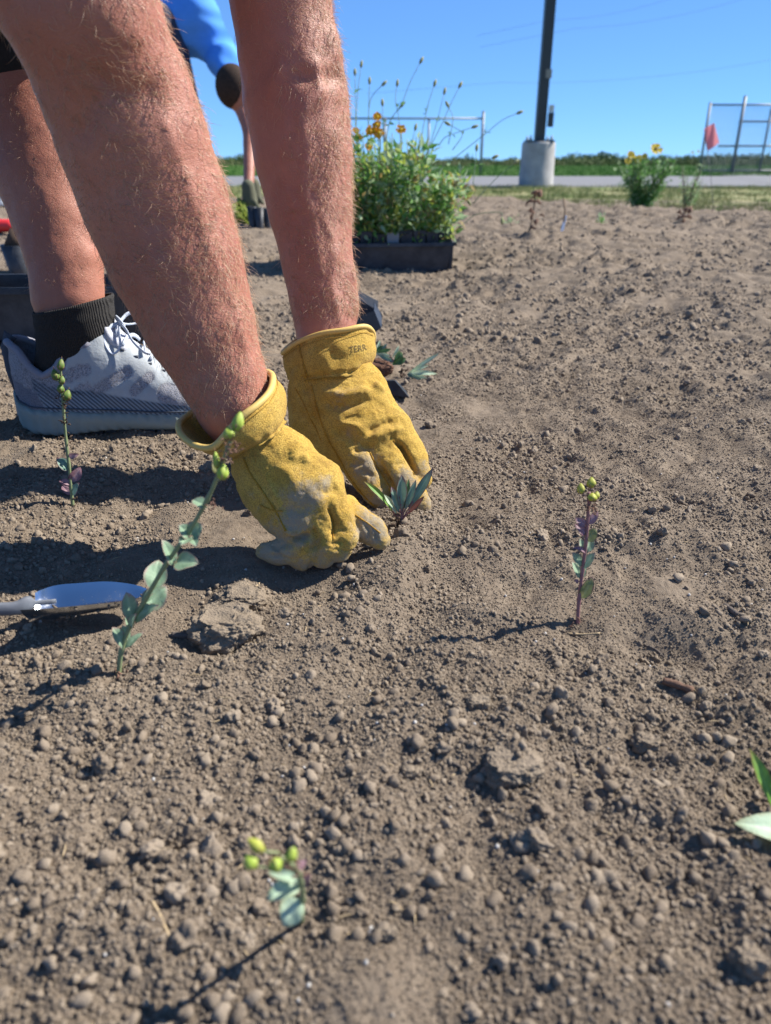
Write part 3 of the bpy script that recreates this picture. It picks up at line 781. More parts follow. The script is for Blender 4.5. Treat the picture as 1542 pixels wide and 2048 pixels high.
for px_ in ([(656, 1015), (668, 1045), (666, 1080)], [(710, 1030), (735, 1046), (760, 1066)], [(520, 1010), (545, 1020), (565, 1022)]): tube_on(gb1, px_, .0007, 'seam', M_SEAM, glove1, wob=.4)
cuff1, cb1 = cuff(glove1, [(545, 752, .698), (540, 782, .668), (517, 808, .652), (487, 831, .645), (457, 862, .648), (428, 893, .655), (395, 893, .668), (366, 874, .684), (357, 850, .702), (374, 832, .724), (420, 800, .745), (480, 765, .748), (525, 745, .728)],
    [(575, 842, .712), (556, 866, .678), (522, 890, .664), (487, 908, .672), (463, 922, .700), (476, 915, .730), (512, 890, .745), (556, 858, .740)], .0045, .12, seed=1)
tube_on(gb1, [(487, 915), (500, 945), (520, 975), (540, 1005), (556, 1030), (572, 1062)], .0011, 'seam', M_SEAM, glove1, wob=.5)
# far glove: left hand, fingers pressed into the soil
def g2(s):
    Q = lambda x, y, d, r: (P(x, y, d), rad_of(r, d))
    def ch(l, k=.006, flat=None): q = [Q(*a) for a in l]; s.chain([a[0] for a in q], [a[1] for a in q], k, flat)
    view = ray(690, 830)
    ch([(664, 750, .860, 64), (680, 785, .858, 84), (702, 835, .850, 88), (735, 880, .842, 80)], .012, (view, .62))
    s.ell(P(790, 850, .845), (.018, .014, .016), k=.014); s.ell(P(700, 880, .835), (.026, .016, .024), k=.014)
    s.ell(P(610, 800, .865), (.018, .02, .05), k=.012)            # leather side of the palm
    ch([(606, 790, .868, 30), (612, 850, .862, 30), (636, 905, .85, 24)], .008)   # thumb folded behind
    ch([(712, 895, .838, 44), (728, 940, .830, 38), (752, 985, .825, 27), (764, 1010, .826, 19)], .003)
    ch([(762, 900, .840, 38), (792, 950, .830, 34), (820, 985, .826, 30), (840, 1006, .826, 22)], .003)
    ch([(797, 872, .846, 36), (826, 920, .842, 30), (846, 960, .838, 20)], .003)
V, F = glove('glove', '', P(710, 830, .85) + np.array([-.11, -.10, -.125]), P(710, 830, .85) + np.array([.11, .11, .13]), g2)
V = carve(V, F, [
    ([(640, 800), (680, 815), (730, 800), (748, 800)], -.0035, .005), ([(650, 785), (690, 792), (745, 778)], .0035, .006), ([(745, 765), (770, 785)], .003, .005),
    ([(660, 862), (690, 868), (708, 880), (690, 892)], -.0042, .0055), ([(672, 845), (705, 850), (728, 862)], .003, .005), ([(728, 870), (760, 850), (800, 838)], -.0045, .0045),
    ([(735, 880), (775, 862), (812, 858)], .0025, .005), ([(700, 905), (728, 895), (752, 896)], -.003, .0035),
    ([(740, 900), (756, 930), (778, 962), (790, 985)], -.006, .0028), ([(788, 878), (806, 900), (822, 930), (836, 955)], -.006, .0028),
    ([(698, 930), (730, 925)], -.002, .003), ([(606, 740), (618, 800), (640, 860)], -.002, .004), ([(588, 840), (610, 870), (640, 885)], -.002, .004),
    ([(590, 800), (612, 815), (628, 845)], .0015, .003), ([(598, 815), (618, 840), (640, 870)], -.0018, .002), ([(720, 940), (748, 952)], -.0018, .003), ([(785, 930), (812, 925)], -.0015, .003)])
glove2, gb2 = finish_glove('work_glove', V, F, 'far yellow suede glove with stamped cuff and fingertips pressed in the soil',
    [(735, 935, .024, .85), (812, 965, .024, .8), (760, 1000, .02, .85), (845, 940, .016, .6), (700, 865, .012, .5), (680, 800, .02, .42), (612, 770, .012, .3)])
tube_on(gb2, [(622, 770), (628, 790), (634, 815), (645, 850), (660, 885), (678, 915), (700, 955), (722, 985), (748, 1012)], .0013, 'seam', M_SEAM, glove2, wob=.6)
for px_ in ([(738, 902), (750, 925), (768, 955), (782, 978)], [(786, 880), (800, 898), (816, 925), (828, 950)], [(590, 775), (604, 800), (622, 838), (642, 880)]): tube_on(gb2, px_, .0008, 'seam', M_SEAM, glove2, wob=.4)
cuff2, cb2 = cuff(glove2, [(566, 706, .862), (594, 686, .838), (640, 668, .826), (690, 660, .825), (728, 653, .836), (745, 664, .860), (742, 684, .882), (700, 655, .902), (630, 660, .902), (585, 688, .885)],
    [(582, 768, .865), (612, 760, .834), (660, 755, .820), (704, 752, .824), (728, 745, .845), (737, 742, .865), (712, 732, .892), (640, 738, .898), (598, 752, .888)], .003, .05, seed=3)
tube_on(cb2, [(598, 690), (603, 712), (612, 745), (620, 768)], .0013, 'seam', M_SEAM, cuff2, wob=.6)
# flat lettering wrapped on a surface
def text_on(bvh_, txt, px, py, dx, dy, hgt, name, mat, parent, off=.0004, sub=2):
    cu = bpy.data.curves.new(name, 'FONT'); cu.body = txt; cu.size = 1.0; cu.resolution_u = 2
    t = bpy.data.objects.new(name, cu); COL.objects.link(t)
    bpy.context.view_layer.update()
    dg = bpy.context.evaluated_depsgraph_get(); me = bpy.data.meshes.new_from_object(t.evaluated_get(dg))
    bpy.data.objects.remove(t); bm = bmesh.new(); bm.from_mesh(me)
    bmesh.ops.triangulate(bm, faces=bm.faces); bmesh.ops.subdivide_edges(bm, edges=bm.edges, cuts=sub); bmesh.ops.triangulate(bm, faces=bm.faces)
    xs = [v.co.x for v in bm.verts]; w = max(xs) - min(xs); x0 = min(xs)
    L = math.hypot(dx, dy); ex, ey = dx / L, dy / L; k = L / w
    for v in bm.verts:
        a = (v.co.x - x0) * k; b = v.co.y * hgt / .73
        h = hit(bvh_, px + ex * a + ey * b, py + ey * a - ex * b)
        v.co = Vector(h[0] + h[1] * off - parent_world(parent)) if h else Vector((0, 0, -5))
    bmesh.ops.delete(bm, geom=[v for v in bm.verts if v.co.z < -3], context='VERTS')
    bm.to_mesh(me); bm.free(); me.materials.clear(); o = link(name, me, mat, parent); return o
text_on(cb2, 'TERR', 700, 706, 34, -6, 13, 'stamped_lettering', M_INK, cuff2)

# ------------------------------------------------------------------ shoe, sock
M_UP = NT('shoe_upper', .8, .25)
t_ = M_UP
knit = t_.ramp(t_.voro(620), [(.10, 0), (.5, 1)])
cm = t_.mix(knit, (.20, .205, .225), (.37, .37, .40))
co_ = t_.mix(t_.noise(60, 4), (.37, .40, .42), (.45, .485, .50))
wv = t_.n('ShaderNodeTexWave', wave_type='BANDS', bands_direction='DIAGONAL'); wv.inputs['Scale'].default_value = 95; t_.L(t_.co, wv.inputs['Vector'])
cd = t_.mix(t_.ramp(wv.outputs['Fac'], [(.45, 0), (.6, 1)]), (.075, .095, .12), (.22, .27, .32))
c_ = t_.mix(t_.attr('knit'), co_, cm); c_ = t_.mix(t_.attr('dark'), c_, cd); c_ = t_.mix(t_.attr('heel'), c_, t_.mix(knit, (.055, .06, .075), (.17, .175, .21)))
c_ = t_.mix(t_.ramp(t_.noise(24, 5, .7), [(.5, 0), (.8, .22)]), c_, (.25, .21, .165))
t_.color(c_); t_.bump(t_.math('ADD', t_.math('MULTIPLY', t_.math('MULTIPLY', knit, t_.attr('knit')), 1.0), t_.math('MULTIPLY', t_.noise(250, 3), .6)), .0010, 1.0); M_UP = M_UP.m
M_FOAM = plain('shoe_midsole_foam', (.25, .29, .265), .7, .3, .12, 40, bumpd=.0004, bscale=200)
M_OUT = plain('shoe_outsole_rubber', (.05, .055, .06), .8)
M_LACE = plain('shoelace', (.55, .60, .68), .85, .2, .1, 300, bumpd=.0004, bscale=900)
M_TNG = plain('shoe_tongue', (.50, .51, .56), .9, .2, .1, 400, bumpd=.0005, bscale=900)
M_TAB = plain('shoe_pull_tab', (.07, .08, .10), .8, .2, .2, 300, bumpd=.0003)
def make_shoe(parent, O, ang):
    c0, s0 = math.cos(ang), math.sin(ang)
    e1 = np.array([c0, s0, 0]); e2 = np.array([-s0, c0, 0]); e3 = np.array([0, 0, 1.])
    Wd = lambda x, L, ws: np.interp(x, [0, .004, .012, .03, .06, .12, .17, .21, .235, .26, .28, .292, L], ws)
    TOP = lambda x: np.interp(x, [0, .01, .125, .15, .172, .195, .22, .25, .275, .29, .30], [.150, .172, .172, .136, .124, .108, .090, .074, .062, .050, .03])
    MID = lambda x: np.interp(x, [0, .01, .03, .06, .12, .19, .26, .30], [.058, .048, .043, .043, .041, .037, .036, .040])
    BOT = lambda x: np.interp(x, [0, .01, .03, .07, .13, .22, .27, .30], [.020, .008, .001, .0, .008, .008, .010, .022])
    COLL = lambda x: np.interp(x, [0, .007, .024, .039, .056, .075, .088, .10, .118, .125], [.130, .129, .120, .098, .088, .099, .117, .125, .128, .135])
    nx, nv = 210, 88
    xs = np.concatenate([np.linspace(0.0005, .012, 14), np.linspace(.0125, .286, nx - 28), np.linspace(.287, .2995, 14)])
    ph = np.linspace(0, math.pi, nv)
    X, PH = np.meshgrid(xs, ph, indexing='ij')
    w = Wd(X, .30, [.010, .018, .027, .038, .045, .046, .044, .047, .047, .042, .032, .020, .006])
    T = TOP(X); m0 = MID(X) - .004
    cs, sn = np.cos(PH), np.sin(PH)
    pw_ = np.interp(X, [0, .12, .16, .30], [.55, .55, .85, .75])
    yy = w * np.sign(cs) * np.abs(cs) ** pw_; zz = m0 + (T - m0) * np.abs(sn) ** np.interp(X, [0, .12, .18, .3], [1, 1, .95, .8])
    sidex = X.ravel(); z_ = zz.ravel(); y_ = yy.ravel()
    def caps(x0, z0, x1, z1, r):
        L2 = (x1 - x0) ** 2 + (z1 - z0) ** 2; t = np.clip(((sidex - x0) * (x1 - x0) + (z_ - z0) * (z1 - z0)) / L2, 0, 1)
        d = np.hypot(sidex - x0 - t * (x1 - x0), z_ - z0 - t * (z1 - z0)); return np.clip((r - d) / .0012 + .5, 0, 1)
    cv = lambda px, py: ((px - 20) / 1437, (870 - py) / 1390)
    def cpx(a, b, r): return caps(*cv(*a), *cv(*b), r)
    knit_ = np.maximum.reduce([cpx((138, 752), (185, 735), .009), cpx((196, 778), (262, 744), .0075), cpx((274, 778), (304, 754), .007), cpx((338, 785), (362, 795), .014), cpx((165, 772), (185, 765), .005), cpx((390, 790), (420, 800), .016), cpx((120, 770), (150, 778), .004)])
    dark_ = np.clip((MID(sidex) + np.interp(sidex, [.03, .06, .12, .2, .25, .28], [.045, .034, .026, .016, .008, .0]) - z_) / .001, 0, 1) * np.clip((sidex - .038) / .001, 0, 1) * np.clip((.26 - sidex) / .01, 0, 1)
    heel_ = np.clip((.072 - sidex - (z_ - .05) * -.35) / .0015, 0, 1) * np.clip((z_ - .085 + sidex * .5) / .001, 0, 1) + 0
    heel2 = np.clip((.05 - sidex - (z_ - .05) * .4) / .0015, 0, 1) * (heel_ < .5)
    knit_ = np.maximum(knit_, heel_)
    seam_ = np.abs(sidex + (z_ - .05) * .4 - .05) < .0012
    VV = O + sidex[:, None] * e1 + y_[:, None] * e2 + z_[:, None] * e3
    F = []
    ok = (z_ <= COLL(sidex) + .001) | (sidex > .126)
    for i in range(nx - 1):
        a = i * nv + np.arange(nv - 1); q = np.stack([a, a + nv, a + nv + 1, a + 1], 1); F.append(q)
    F = np.concatenate(F); F = F[ok[F].all(1)]
    N = vnormals(VV, F)
    if (N[:, 2]).mean() < 0: F = F[:, ::-1].copy(); N = -N
    disp = .0014 * (1 - knit_) * (1 - heel2 * .5) + .0006 * noise3(VV * 90, 3) + .0012 * noise3(VV * 34, 4) + .0012 * seam_
    VV = VV + N * disp[:, None]
    pb = parent_world(parent)
    me = mesh_np('upper', VV - pb, F); fattr(me, 'knit', knit_); fattr(me, 'dark', dark_ * (1 - heel2)); fattr(me, 'heel', np.clip(heel2 + heel_ * .35, 0, 1))
    up = link('upper', me, M_UP, parent)
    S = lambda x, y, z: O + x * e1 + y * e2 + z * e3
    # padded collar along the opening
    for sy in (1, -1):
        pts = []
        for x in np.linspace(.003, .124, 22):
            wv_ = float(Wd(x, .30, [.010, .018, .027, .038, .045, .046, .044, .047, .047, .042, .032, .020, .006])); z = float(COLL(x)); T0 = float(TOP(x)); m1 = float(MID(x)) - .004
            sn_ = np.clip((z - m1) / (T0 - m1), 0, .999); cc = math.sqrt(1 - sn_ ** 2); pts.append(S(x, sy * (wv_ * cc ** .55 - .002), z - .001))
        m = MB(); m.tube(pts, [.0052] * len(pts), 10); m.build('collar_pad', M_UPC, parent)
    # midsole
    ns, nr = 120, 26; V2 = []
    xm = np.linspace(-.006, .306, ns)
    for i, x in enumerate(xm):
        xc = np.clip(x, 0, .30)
        wd = float(Wd(xc, .30, [.018, .027, .036, .044, .050, .050, .049, .052, .053, .048, .038, .027, .012])); wd *= math.sqrt(max(0.02, 1 - max(0, (.004 - x) / .0105) ** 2)) if x < .004 else 1
        mt, bt = float(MID(xc)), float(BOT(xc))
        for j in range(nr):
            a = 2 * math.pi * j / nr; cy, sz = math.cos(a), math.sin(a)
            yv = wd * np.sign(cy) * abs(cy) ** .35; zv = (mt + bt) / 2 + (mt - bt) / 2 * np.sign(sz) * abs(sz) ** .45
            rel = (zv - bt) / (mt - bt)
            g = 1 + .035 * math.sin(rel * 9 + x * 18) + (.030 * math.sin((x * 1 + zv * .9) * 420) if (rel < .55 and x < .17) or rel > .75 else 0)
            V2.append(S(x, yv * g, zv))
    F2 = [(i * nr + j, (i + 1) * nr + j, (i + 1) * nr + (j + 1) % nr, i * nr + (j + 1) % nr) for i in range(ns - 1) for j in range(nr)]
    F2 += [tuple(range(nr - 1, -1, -1))[::-1], tuple((ns - 1) * nr + j for j in range(nr))[::-1]]
    mm = MB(); mm.add(V2, F2); ms = mm.build('midsole', M_FOAM, parent)
    for sy in (-1, 1):         # dark joint between upper and midsole
        m = MB(); m.tube([S(x, sy * float(Wd(x, .30, [.012, .020, .029, .040, .047, .048, .046, .049, .049, .044, .034, .022, .008])), float(MID(x)) + .0008) for x in np.linspace(.004, .294, 60)], .0011, 6); m.build('welt', M_TAB, ms)
    m = MB()
    for x in np.linspace(.02, .285, 15):
        wd = float(Wd(x, .30, [.014, .023, .030, .036, .039, .037, .043, .049, .050, .045, .035, .022, .010]))
        for sy in (-1, 0, 1): m.box(S(x, sy * wd * .68, float(BOT(x)) - .001), (.014, wd * .5, .006), rz=ang)
    m.build('outsole', M_OUT, ms, smooth=False)
    # pull tab, tongue
    m = MB(); m.tube([S(.004, 0, .050), S(-.003, 0, .085), S(-.004, 0, .118), S(.002, 0, .136), S(.010, 0, .128)], [.010, .009, .008, .007, .004], 10, sq=.35); m.build('pull_tab', M_TAB, parent)
    tp = catmull([S(.141, 0, .172), S(.145, 0, .162), S(.151, 0, .147), S(.165, 0, .132), S(.19, 0, .112), S(.215, 0, .094)], 5); V3 = []; nn_ = 13
    for k, p in enumerate(tp):
        hw = np.interp(k, [0, 1, 3, 8, len(tp) - 1], [.010, .018, .024, .026, .02])
        for j in range(nn_):
            u = (j / (nn_ - 1) * 2 - 1); V3.append(p + e2 * u * hw - e3 * (u * u) * .012 + e1 * u * u * -.012 * (k < 5))
    base = len(V3); V3 += [v - e3 * .005 - e1 * .004 for v in V3]; F3 = []
    K = len(tp)
    for k in range(K - 1):
        for j in range(nn_ - 1):
            a = k * nn_ + j; F3.append((a, a + 1, a + nn_ + 1, a + nn_)); F3.append((base + a, base + a + nn_, base + a + nn_ + 1, base + a + 1))
    for j in range(nn_ - 1): F3.append((j, base + j, base + j + 1, j + 1))
    for k in range(K - 1):
        for j in (0, nn_ - 1): a = k * nn_ + j; q = (a, a + nn_, base + a + nn_, base + a); F3.append(q if j == 0 else q[::-1])
    m = MB(); m.add(V3, F3); m.build('tongue', M_TNG, parent)
    # laces across, eyelets, bow
    ub = bvh_of(VV, F)
    def topz(x, y):
        h = ub.ray_cast(Vector(S(x, y, .3)), Vector((0, 0, -1))); return (h[0].z - O[2]) if h[0] else .1
    for k, x in enumerate(np.linspace(.148, .236, 6)):
        pts = []
        for u in np.linspace(-1, 1, 11):
            y = u * .021; pts.append(S(x + .006 * u * (1 if k % 2 else -1) + .004, y, max(topz(x, y), .0) + .0035 + .002 * (1 - u * u)))
        m = MB(); m.tube(pts, .0028, 8, sq=.5); m.build('lace', M_LACE, parent)
        for sy in (-1, 1):
            m = MB(); m.box(S(x + .003 * sy, sy * .0235, topz(x, sy * .0235) + .0006), (.006, .003, .0035), rz=ang); m.build('eyelet', M_TAB, parent)
    K0 = S(.158, -.004, .152)
    def lace(pts, r=.0026):
        q = catmull([K0 + p[0] * e1 + p[1] * e2 + p[2] * e3 for p in pts], 6); m = MB(); m.tube(q, r, 8, sq=.45); m.build('lace', M_LACE, parent)
    lace([(0, 0, 0), (-.012, -.014, -.006), (-.015, -.024, -.022), (-.006, -.028, -.036), (.004, -.025, -.028), (.003, -.015, -.010), (0, 0, 0)])
    lace([(0, 0, 0), (.010, .012, .010), (.022, .018, .010), (.026, .010, .0), (.014, .0, -.002), (0, 0, 0)])
    lace([(0, 0, 0), (-.012, -.012, -.004), (-.028, -.022, -.014), (-.042, -.027, -.026)])
    lace([(0, 0, 0), (.012, -.014, -.006), (.022, -.024, -.020), (.036, -.028, -.034), (.044, -.026, -.038)])
    lace([(-.004, .004, .006), (.003, -.005, .003), (.006, -.002, -.004)], .0045)
    return up, ub
M_UPC = plain('shoe_collar_knit', (.26, .26, .30), .95, .2, .2, 500, bumpd=.0006, bscale=900)
shoe = empty('running_shoe', p0 - pw); shoe.parent = person; shoe['label'] = 'grey blue running shoe with pale laces standing on the soil'
up, ub = make_shoe(shoe, O_, R(2))
text_on(ub, 'MATIC', 138, 787, 32, 4, 6, 'printed_lettering', M_TAB, up, off=.0008, sub=1)
sh2 = empty('running_shoe', AN1 - pw); sh2.parent = person
make_shoe(sh2, np.array([AN1[0] - .07, AN1[1], ghs(AN1[0], AN1[1])]), R(-4))
M_SOCK = NT('charcoal_sock', .95, .15); t_ = M_SOCK
wv = t_.n('ShaderNodeTexWave', wave_type='BANDS', bands_direction='X'); wv.inputs['Scale'].default_value = 130; wv.inputs['Distortion'].default_value = 1.5; t_.L(t_.co, wv.inputs['Vector'])
t_.color(t_.mix(t_.noise(600, 3), (.020, .019, .018), (.062, .058, .055))); t_.bump(t_.math('ADD', wv.outputs['Fac'], t_.noise(500, 3)), .0012, 1.0); M_SOCK = M_SOCK.m
def sock(rings, tilt, parent):
    """rings: centre, half length, half width; the top one first"""
    m = MB(); n = 56; V = []; q = [(rings[0][0] + np.array([0, 0, .0012]), rings[0][1] - .003, rings[0][2] - .003), (rings[0][0] + np.array([0, 0, .0024]), rings[0][1] - .0012, rings[0][2] - .0012)]
    for k in range(len(rings) - 1):
        for t in np.linspace(0, 1, 8, endpoint=False): q.append(tuple(np.array(rings[k][j]) * (1 - t) + np.array(rings[k + 1][j]) * t for j in range(3)))
    q.append(rings[-1])
    for i, (c, rx, ry) in enumerate(q):
        for j in range(n):
            a = 2 * math.pi * j / n; w = 1 + .008 * math.sin(i * 1.1) + .006 * math.sin(a * 3 + i * .4); p = np.array(c) + np.array([rx * w * math.cos(a), ry * w * math.sin(a), 0])
            p[2] += tilt * rx * math.cos(a) * max(0, 1 - i / 14); V.append(p)
    m.add(V, [(i * n + j, (i + 1) * n + j, (i + 1) * n + (j + 1) % n, i * n + (j + 1) % n) for i in range(len(q) - 1) for j in range(n)])
    return m.build('sock', M_SOCK, parent)
OO = lambda x, z: O_ + np.array([x, 0, z])
sk = sock([(OO(.1000, .177), .0545, .0500), (OO(.098, .15), .0535, .0480), (OO(.090, .12), .050, .042), (OO(.080, .095), .048, .037), (OO(.074, .06), .050, .034)], .22, person)
m = MB(); m.tube([OO(.098, .125), OO(.112, .112), OO(.14, .095), OO(.20, .072)], [.037, .035, .031, .024], 20); m.build('sock_instep', M_SOCK, sk)
A3 = lambda z: AN1 + np.array([0, 0, z])
sock([(A3(.10), .046, .046), (A3(.04), .046, .045), (A3(0), .045, .036)], 0, person)

# ------------------------------------------------------------------ shorts, shirt, hair of the gardener (mostly out of the picture)
M_SHORT = plain('black_shorts_cloth', (.022, .022, .024), .9, .2, .4, 40, bumpd=.002, bscale=60)
M_SHIRT = plain('grey_shirt_cloth', (.16, .17, .18), .9, .2, .15, 60, bumpd=.002, bscale=50)
M_HEADH = plain('brown_head_hair', (.10, .06, .035), .8, .3, .5, 200, bumpd=.003, bscale=300)
def cloth(name, mat, lo, hi, fn, res=.009):
    s = SDF(lo, hi, res); fn(s); V, F = s.mesh(); V, F = keep_big(V, F); V = relax(V, F, 2, .5); N = vnormals(V, F)
    V = V + N * (.006 * noise3(V * 14, 8) + .003 * noise3(V * 34, 9))[:, None]
    return link(name, mesh_np(name, V - pw, F), mat, person)
def f_shorts(s):
    hem = P(50, 72, .96)
    s.chain([HP2, KN2 + (HP2 - KN2) * .15, hem], [.115, .098, .086], .02); s.cone(HP1, KN1 + (HP1 - KN1) * .1, .115, .092, .03); s.cone(HP1, HP2, .15, .15, .04); s.cone(HIP, HIP + np.array([.10, 0, .02]), .155, .15, .04)
cloth('shorts', M_SHORT, (-1.15, .30, .35), (-.30, 1.36, 1.05), f_shorts)
def f_shirt(s):
    s.chain([HIP + np.array([.06, 0, .03]), HIP + (CH - HIP) * .35 + np.array([0, 0, .065]), CH + np.array([-.06, 0, .01])], [.155, .158, .172], .05)
    s.cone(SH1, SH2, .088, .088, .05); s.cone(SH1, SH1 + (P(168, 20, .55) - SH1) * .45, .085, .072, .03); s.cone(SH2, SH2 + (P(545, -120, .785) - SH2) * .55, .085, .070, .03)
cloth('shirt', M_SHIRT, (-1.15, .30, .40), (-.05, 1.2, 1.12), f_shirt)
def f_hair(s):
    s.ell(HEAD + np.array([-.006, 0, .012]), (.104, .084, .088), k=.01); s.cone(HEAD + np.array([.10, 0, -.12]), HEAD + np.array([.03, 0, -.16]), .075, .08, .01, mode='sub')
cloth('hair', M_HEADH, HEAD - .16, HEAD + .16, f_hair, .006)
# ================================================================== PLANTS, TOOL AND LOOSE THINGS ON THE BED
def leafmat(name, a, b, edge=None, trans=.25, rough=.55):
    s = NT(name, rough, .35)
    f = s.ramp(s.noise(120, 4, .6), [(.3, 0), (.7, 1)])
    c = s.mix(f, a, b)
    if edge: c = s.mix(s.ramp(s.math('ADD', s.attr('edge'), s.math('MULTIPLY', s.math('SUBTRACT', s.noise(260, 4), .5), .8)), [(.45, 0), (.85, 1)]), c, edge)
    c = s.mix(s.ramp(s.attr('rib'), [(.0, 0), (1, .45)]), c, tuple(min(1, x * 1.35 + .03) for x in b))
    s.color(c); s.bump(s.math('ADD', s.noise(500, 3), s.attr('rib')), .0003)
    tr = s.n('ShaderNodeBsdfTranslucent'); s.L(c, tr.inputs[0]); mx = s.n('ShaderNodeMixShader'); mx.inputs[0].default_value = trans
    out = s.t.nodes['Material Output']; s.L(s.b.outputs[0], mx.inputs[1]); s.L(tr.outputs[0], mx.inputs[2]); s.L(mx.outputs[0], out.inputs[0])
    return s.m
ML_GL = leafmat('glaucous_leaf', (.19, .30, .185), (.27, .385, .245), (.30, .20, .17))
ML_PUR = leafmat('purple_leaf', (.20, .10, .13), (.33, .22, .24), (.14, .06, .08))
ML_OLV = leafmat('olive_leaf', (.17, .20, .07), (.27, .28, .11), (.11, .05, .06))
ML_BLUE = leafmat('blue_green_leaf', (.12, .225, .165), (.19, .31, .23), (.16, .06, .09))
ML_LIME = leafmat('fresh_green_leaf', (.10, .24, .03), (.20, .36, .07), (.20, .13, .04))
ML_SAGE = leafmat('pale_sage_leaf', (.36, .50, .33), (.48, .60, .42), (.35, .38, .22))
ML_RED = leafmat('red_leaf', (.20, .075, .06), (.28, .12, .08), (.10, .03, .04))
ML_DARK = leafmat('dark_green_leaf', (.05, .13, .05), (.09, .20, .08), (.12, .15, .05))
M_STEM = plain('green_stem', (.20, .24, .12), .6, .3, .3, 120, bumpd=.0003)
M_STEMP = plain('purple_stem', (.26, .13, .13), .6, .3, .35, 120, bumpd=.0003)
M_STEMB = plain('brown_stem', (.17, .115, .075), .8, .2, .4, 200, bumpd=.0004)
M_DRY = plain('dried_flower_bits', (.20, .115, .08), .9, .2, .45, 300, bumpd=.0005)
M_DRYD = plain('dark_dried_bits', (.075, .050, .035), .9, .2, .45, 300, bumpd=.0005)
def podmat(name, a, b):
    s = NT(name, .55, .3); c = s.mix(s.ramp(s.attr('rib'), [(0, 0), (1, 1)]), a, b); c = s.mix(s.ramp(s.noise(260, 4, .7), [(.5, 0), (.75, .6)]), c, (.22, .13, .05))
    s.color(c); s.set(Subsurface_Weight=.1, Subsurface_Radius=(.002, .003, .001), Subsurface_Scale=.5); return s.m
M_POD = podmat('green_pod', (.25, .36, .035), (.38, .46, .09)); M_PODY = podmat('yellow_pod', (.30, .34, .03), (.44, .43, .09)); M_PODD = podmat('dark_green_pod', (.09, .15, .03), (.15, .22, .05))
def leaf(parent, base, tip, W, mat, facing=None, fold=.25, curl=.15, shape='ovate', roll=0.0, name='leaf', label=None):
    base = np.array(base); tip = np.array(tip); L = np.linalg.norm(tip - base); d = (tip - base) / L
    f = np.array(facing if facing is not None else (np.array([0, 0, CAMH]) - base)); f = f / np.linalg.norm(f) + np.array([.15, 0, .35])
    n = f - d * (f @ d); n /= np.linalg.norm(n); s_ = np.cross(d, n)
    c, sn = math.cos(roll), math.sin(roll); n, s_ = n * c + s_ * sn, s_ * c - n * sn
    nu, nv = 12, 7; V = []; E = []; Rb = []
    for i in range(nu + 1):
        t = i / nu
        if shape == 'ovate': w = (math.sin(math.pi * min(1, t ** .75)) ** .75) * .96 + (.04 if t < 1 else 0)
        elif shape == 'obovate': w = math.sin(math.pi * min(1, .04 + t ** 1.6 * .96)) ** .8 * .9 + .10 * (1 - t)
        elif shape == 'lance': w = max(.10 * (1 - t), math.sin(math.pi * t ** 1.25) ** .9) + .02
        else: w = (1 - t) ** .5 * min(1, .35 + t * 4)
        w *= W / 2
        for j in range(nv):
            u = j / (nv - 1) * 2 - 1
            z = abs(u) ** 1.5 * fold * w * 1.0 + curl * L * (4 * t * (1 - t)) + .03 * W * math.sin(t * 9 + u * 2)
            V.append(base + d * t * L + s_ * u * w + n * z); E.append(max(abs(u) ** 2 * .8, t ** 3 * .9)); Rb.append(math.exp(-(u / .14) ** 2))
    F = [(i * nv + j, (i + 1) * nv + j, (i + 1) * nv + j + 1, i * nv + j + 1) for i in range(nu) for j in range(nv - 1)]
    me = mesh_np(name, np.array(V) - parent_world(parent), F); fattr(me, 'edge', E); fattr(me, 'rib', Rb)
    o = link(name, me, mat, parent)
    if label: o['label'] = label
    return o
def pod(parent, c, axis, L, W, mat, name='seed_pod'):
    axis = np.array(axis, float); axis /= np.linalg.norm(axis); a = np.array([0, 0, 1.]) if abs(axis[2]) < .9 else np.array([1., 0, 0])
    u = np.cross(axis, a); u /= np.linalg.norm(u); v = np.cross(axis, u); V = []; Rb = []; n, k = 18, 12
    for i in range(k + 1):
        t = i / k; r = W / 2 * (math.sin(math.pi * (t ** .8)) ** .7 if 0 < t < 1 else .02) * (1 - .15 * t)
        for j in range(n):
            an = 2 * math.pi * j / n; rr = r * (1 + .05 * math.cos(an * 5)); V.append(np.array(c) + axis * (t - .5) * L + (u * math.cos(an) + v * math.sin(an)) * rr); Rb.append(.5 + .5 * math.cos(an * 5))
    F = [(i * n + j, i * n + (j + 1) % n, (i + 1) * n + (j + 1) % n, (i + 1) * n + j) for i in range(k) for j in range(n)]
    me = mesh_np(name, np.array(V) - parent_world(parent), F); fattr(me, 'rib', Rb); o = link(name, me, mat, parent)
    m = MB(); m.tube([np.array(c) + axis * L * .48, np.array(c) + axis * L * .68], [W * .06, W * .02], 5)
    for j in range(5):
        an = 2 * math.pi * j / 5; b0 = np.array(c) - axis * L * .46 + (u * math.cos(an) + v * math.sin(an)) * W * .12; b1 = b0 + axis * L * .30 + (u * math.cos(an) + v * math.sin(an)) * W * .42
        m.tube([b0, (b0 + b1) / 2 + (u * math.cos(an) + v * math.sin(an)) * W * .06, b1], [W * .10, W * .09, W * .02], 5, sq=.4)
    m.build('sepals', M_DRY, o); return o
def bits(parent, c, n, spread, size, mat, seed, name='dried_bits'):
    """a knot of shrivelled flower remains: small crinkled curls and grains"""
    rs = np.random.RandomState(seed); m = MB()
    for _ in range(n):
        p = np.array(c) + rs.normal(0, spread, 3); q = [p]; d = rs.normal(0, 1, 3); d /= np.linalg.norm(d)
        for k in range(3): d = d + rs.normal(0, .5, 3); d /= np.linalg.norm(d); q.append(q[-1] + d * size * .5)
        m.tube(q, [size * .10, size * rs.uniform(.2, .34), size * .22, size * .04], 6, sq=rs.uniform(.3, 1))
    return m.build(name, mat, parent)
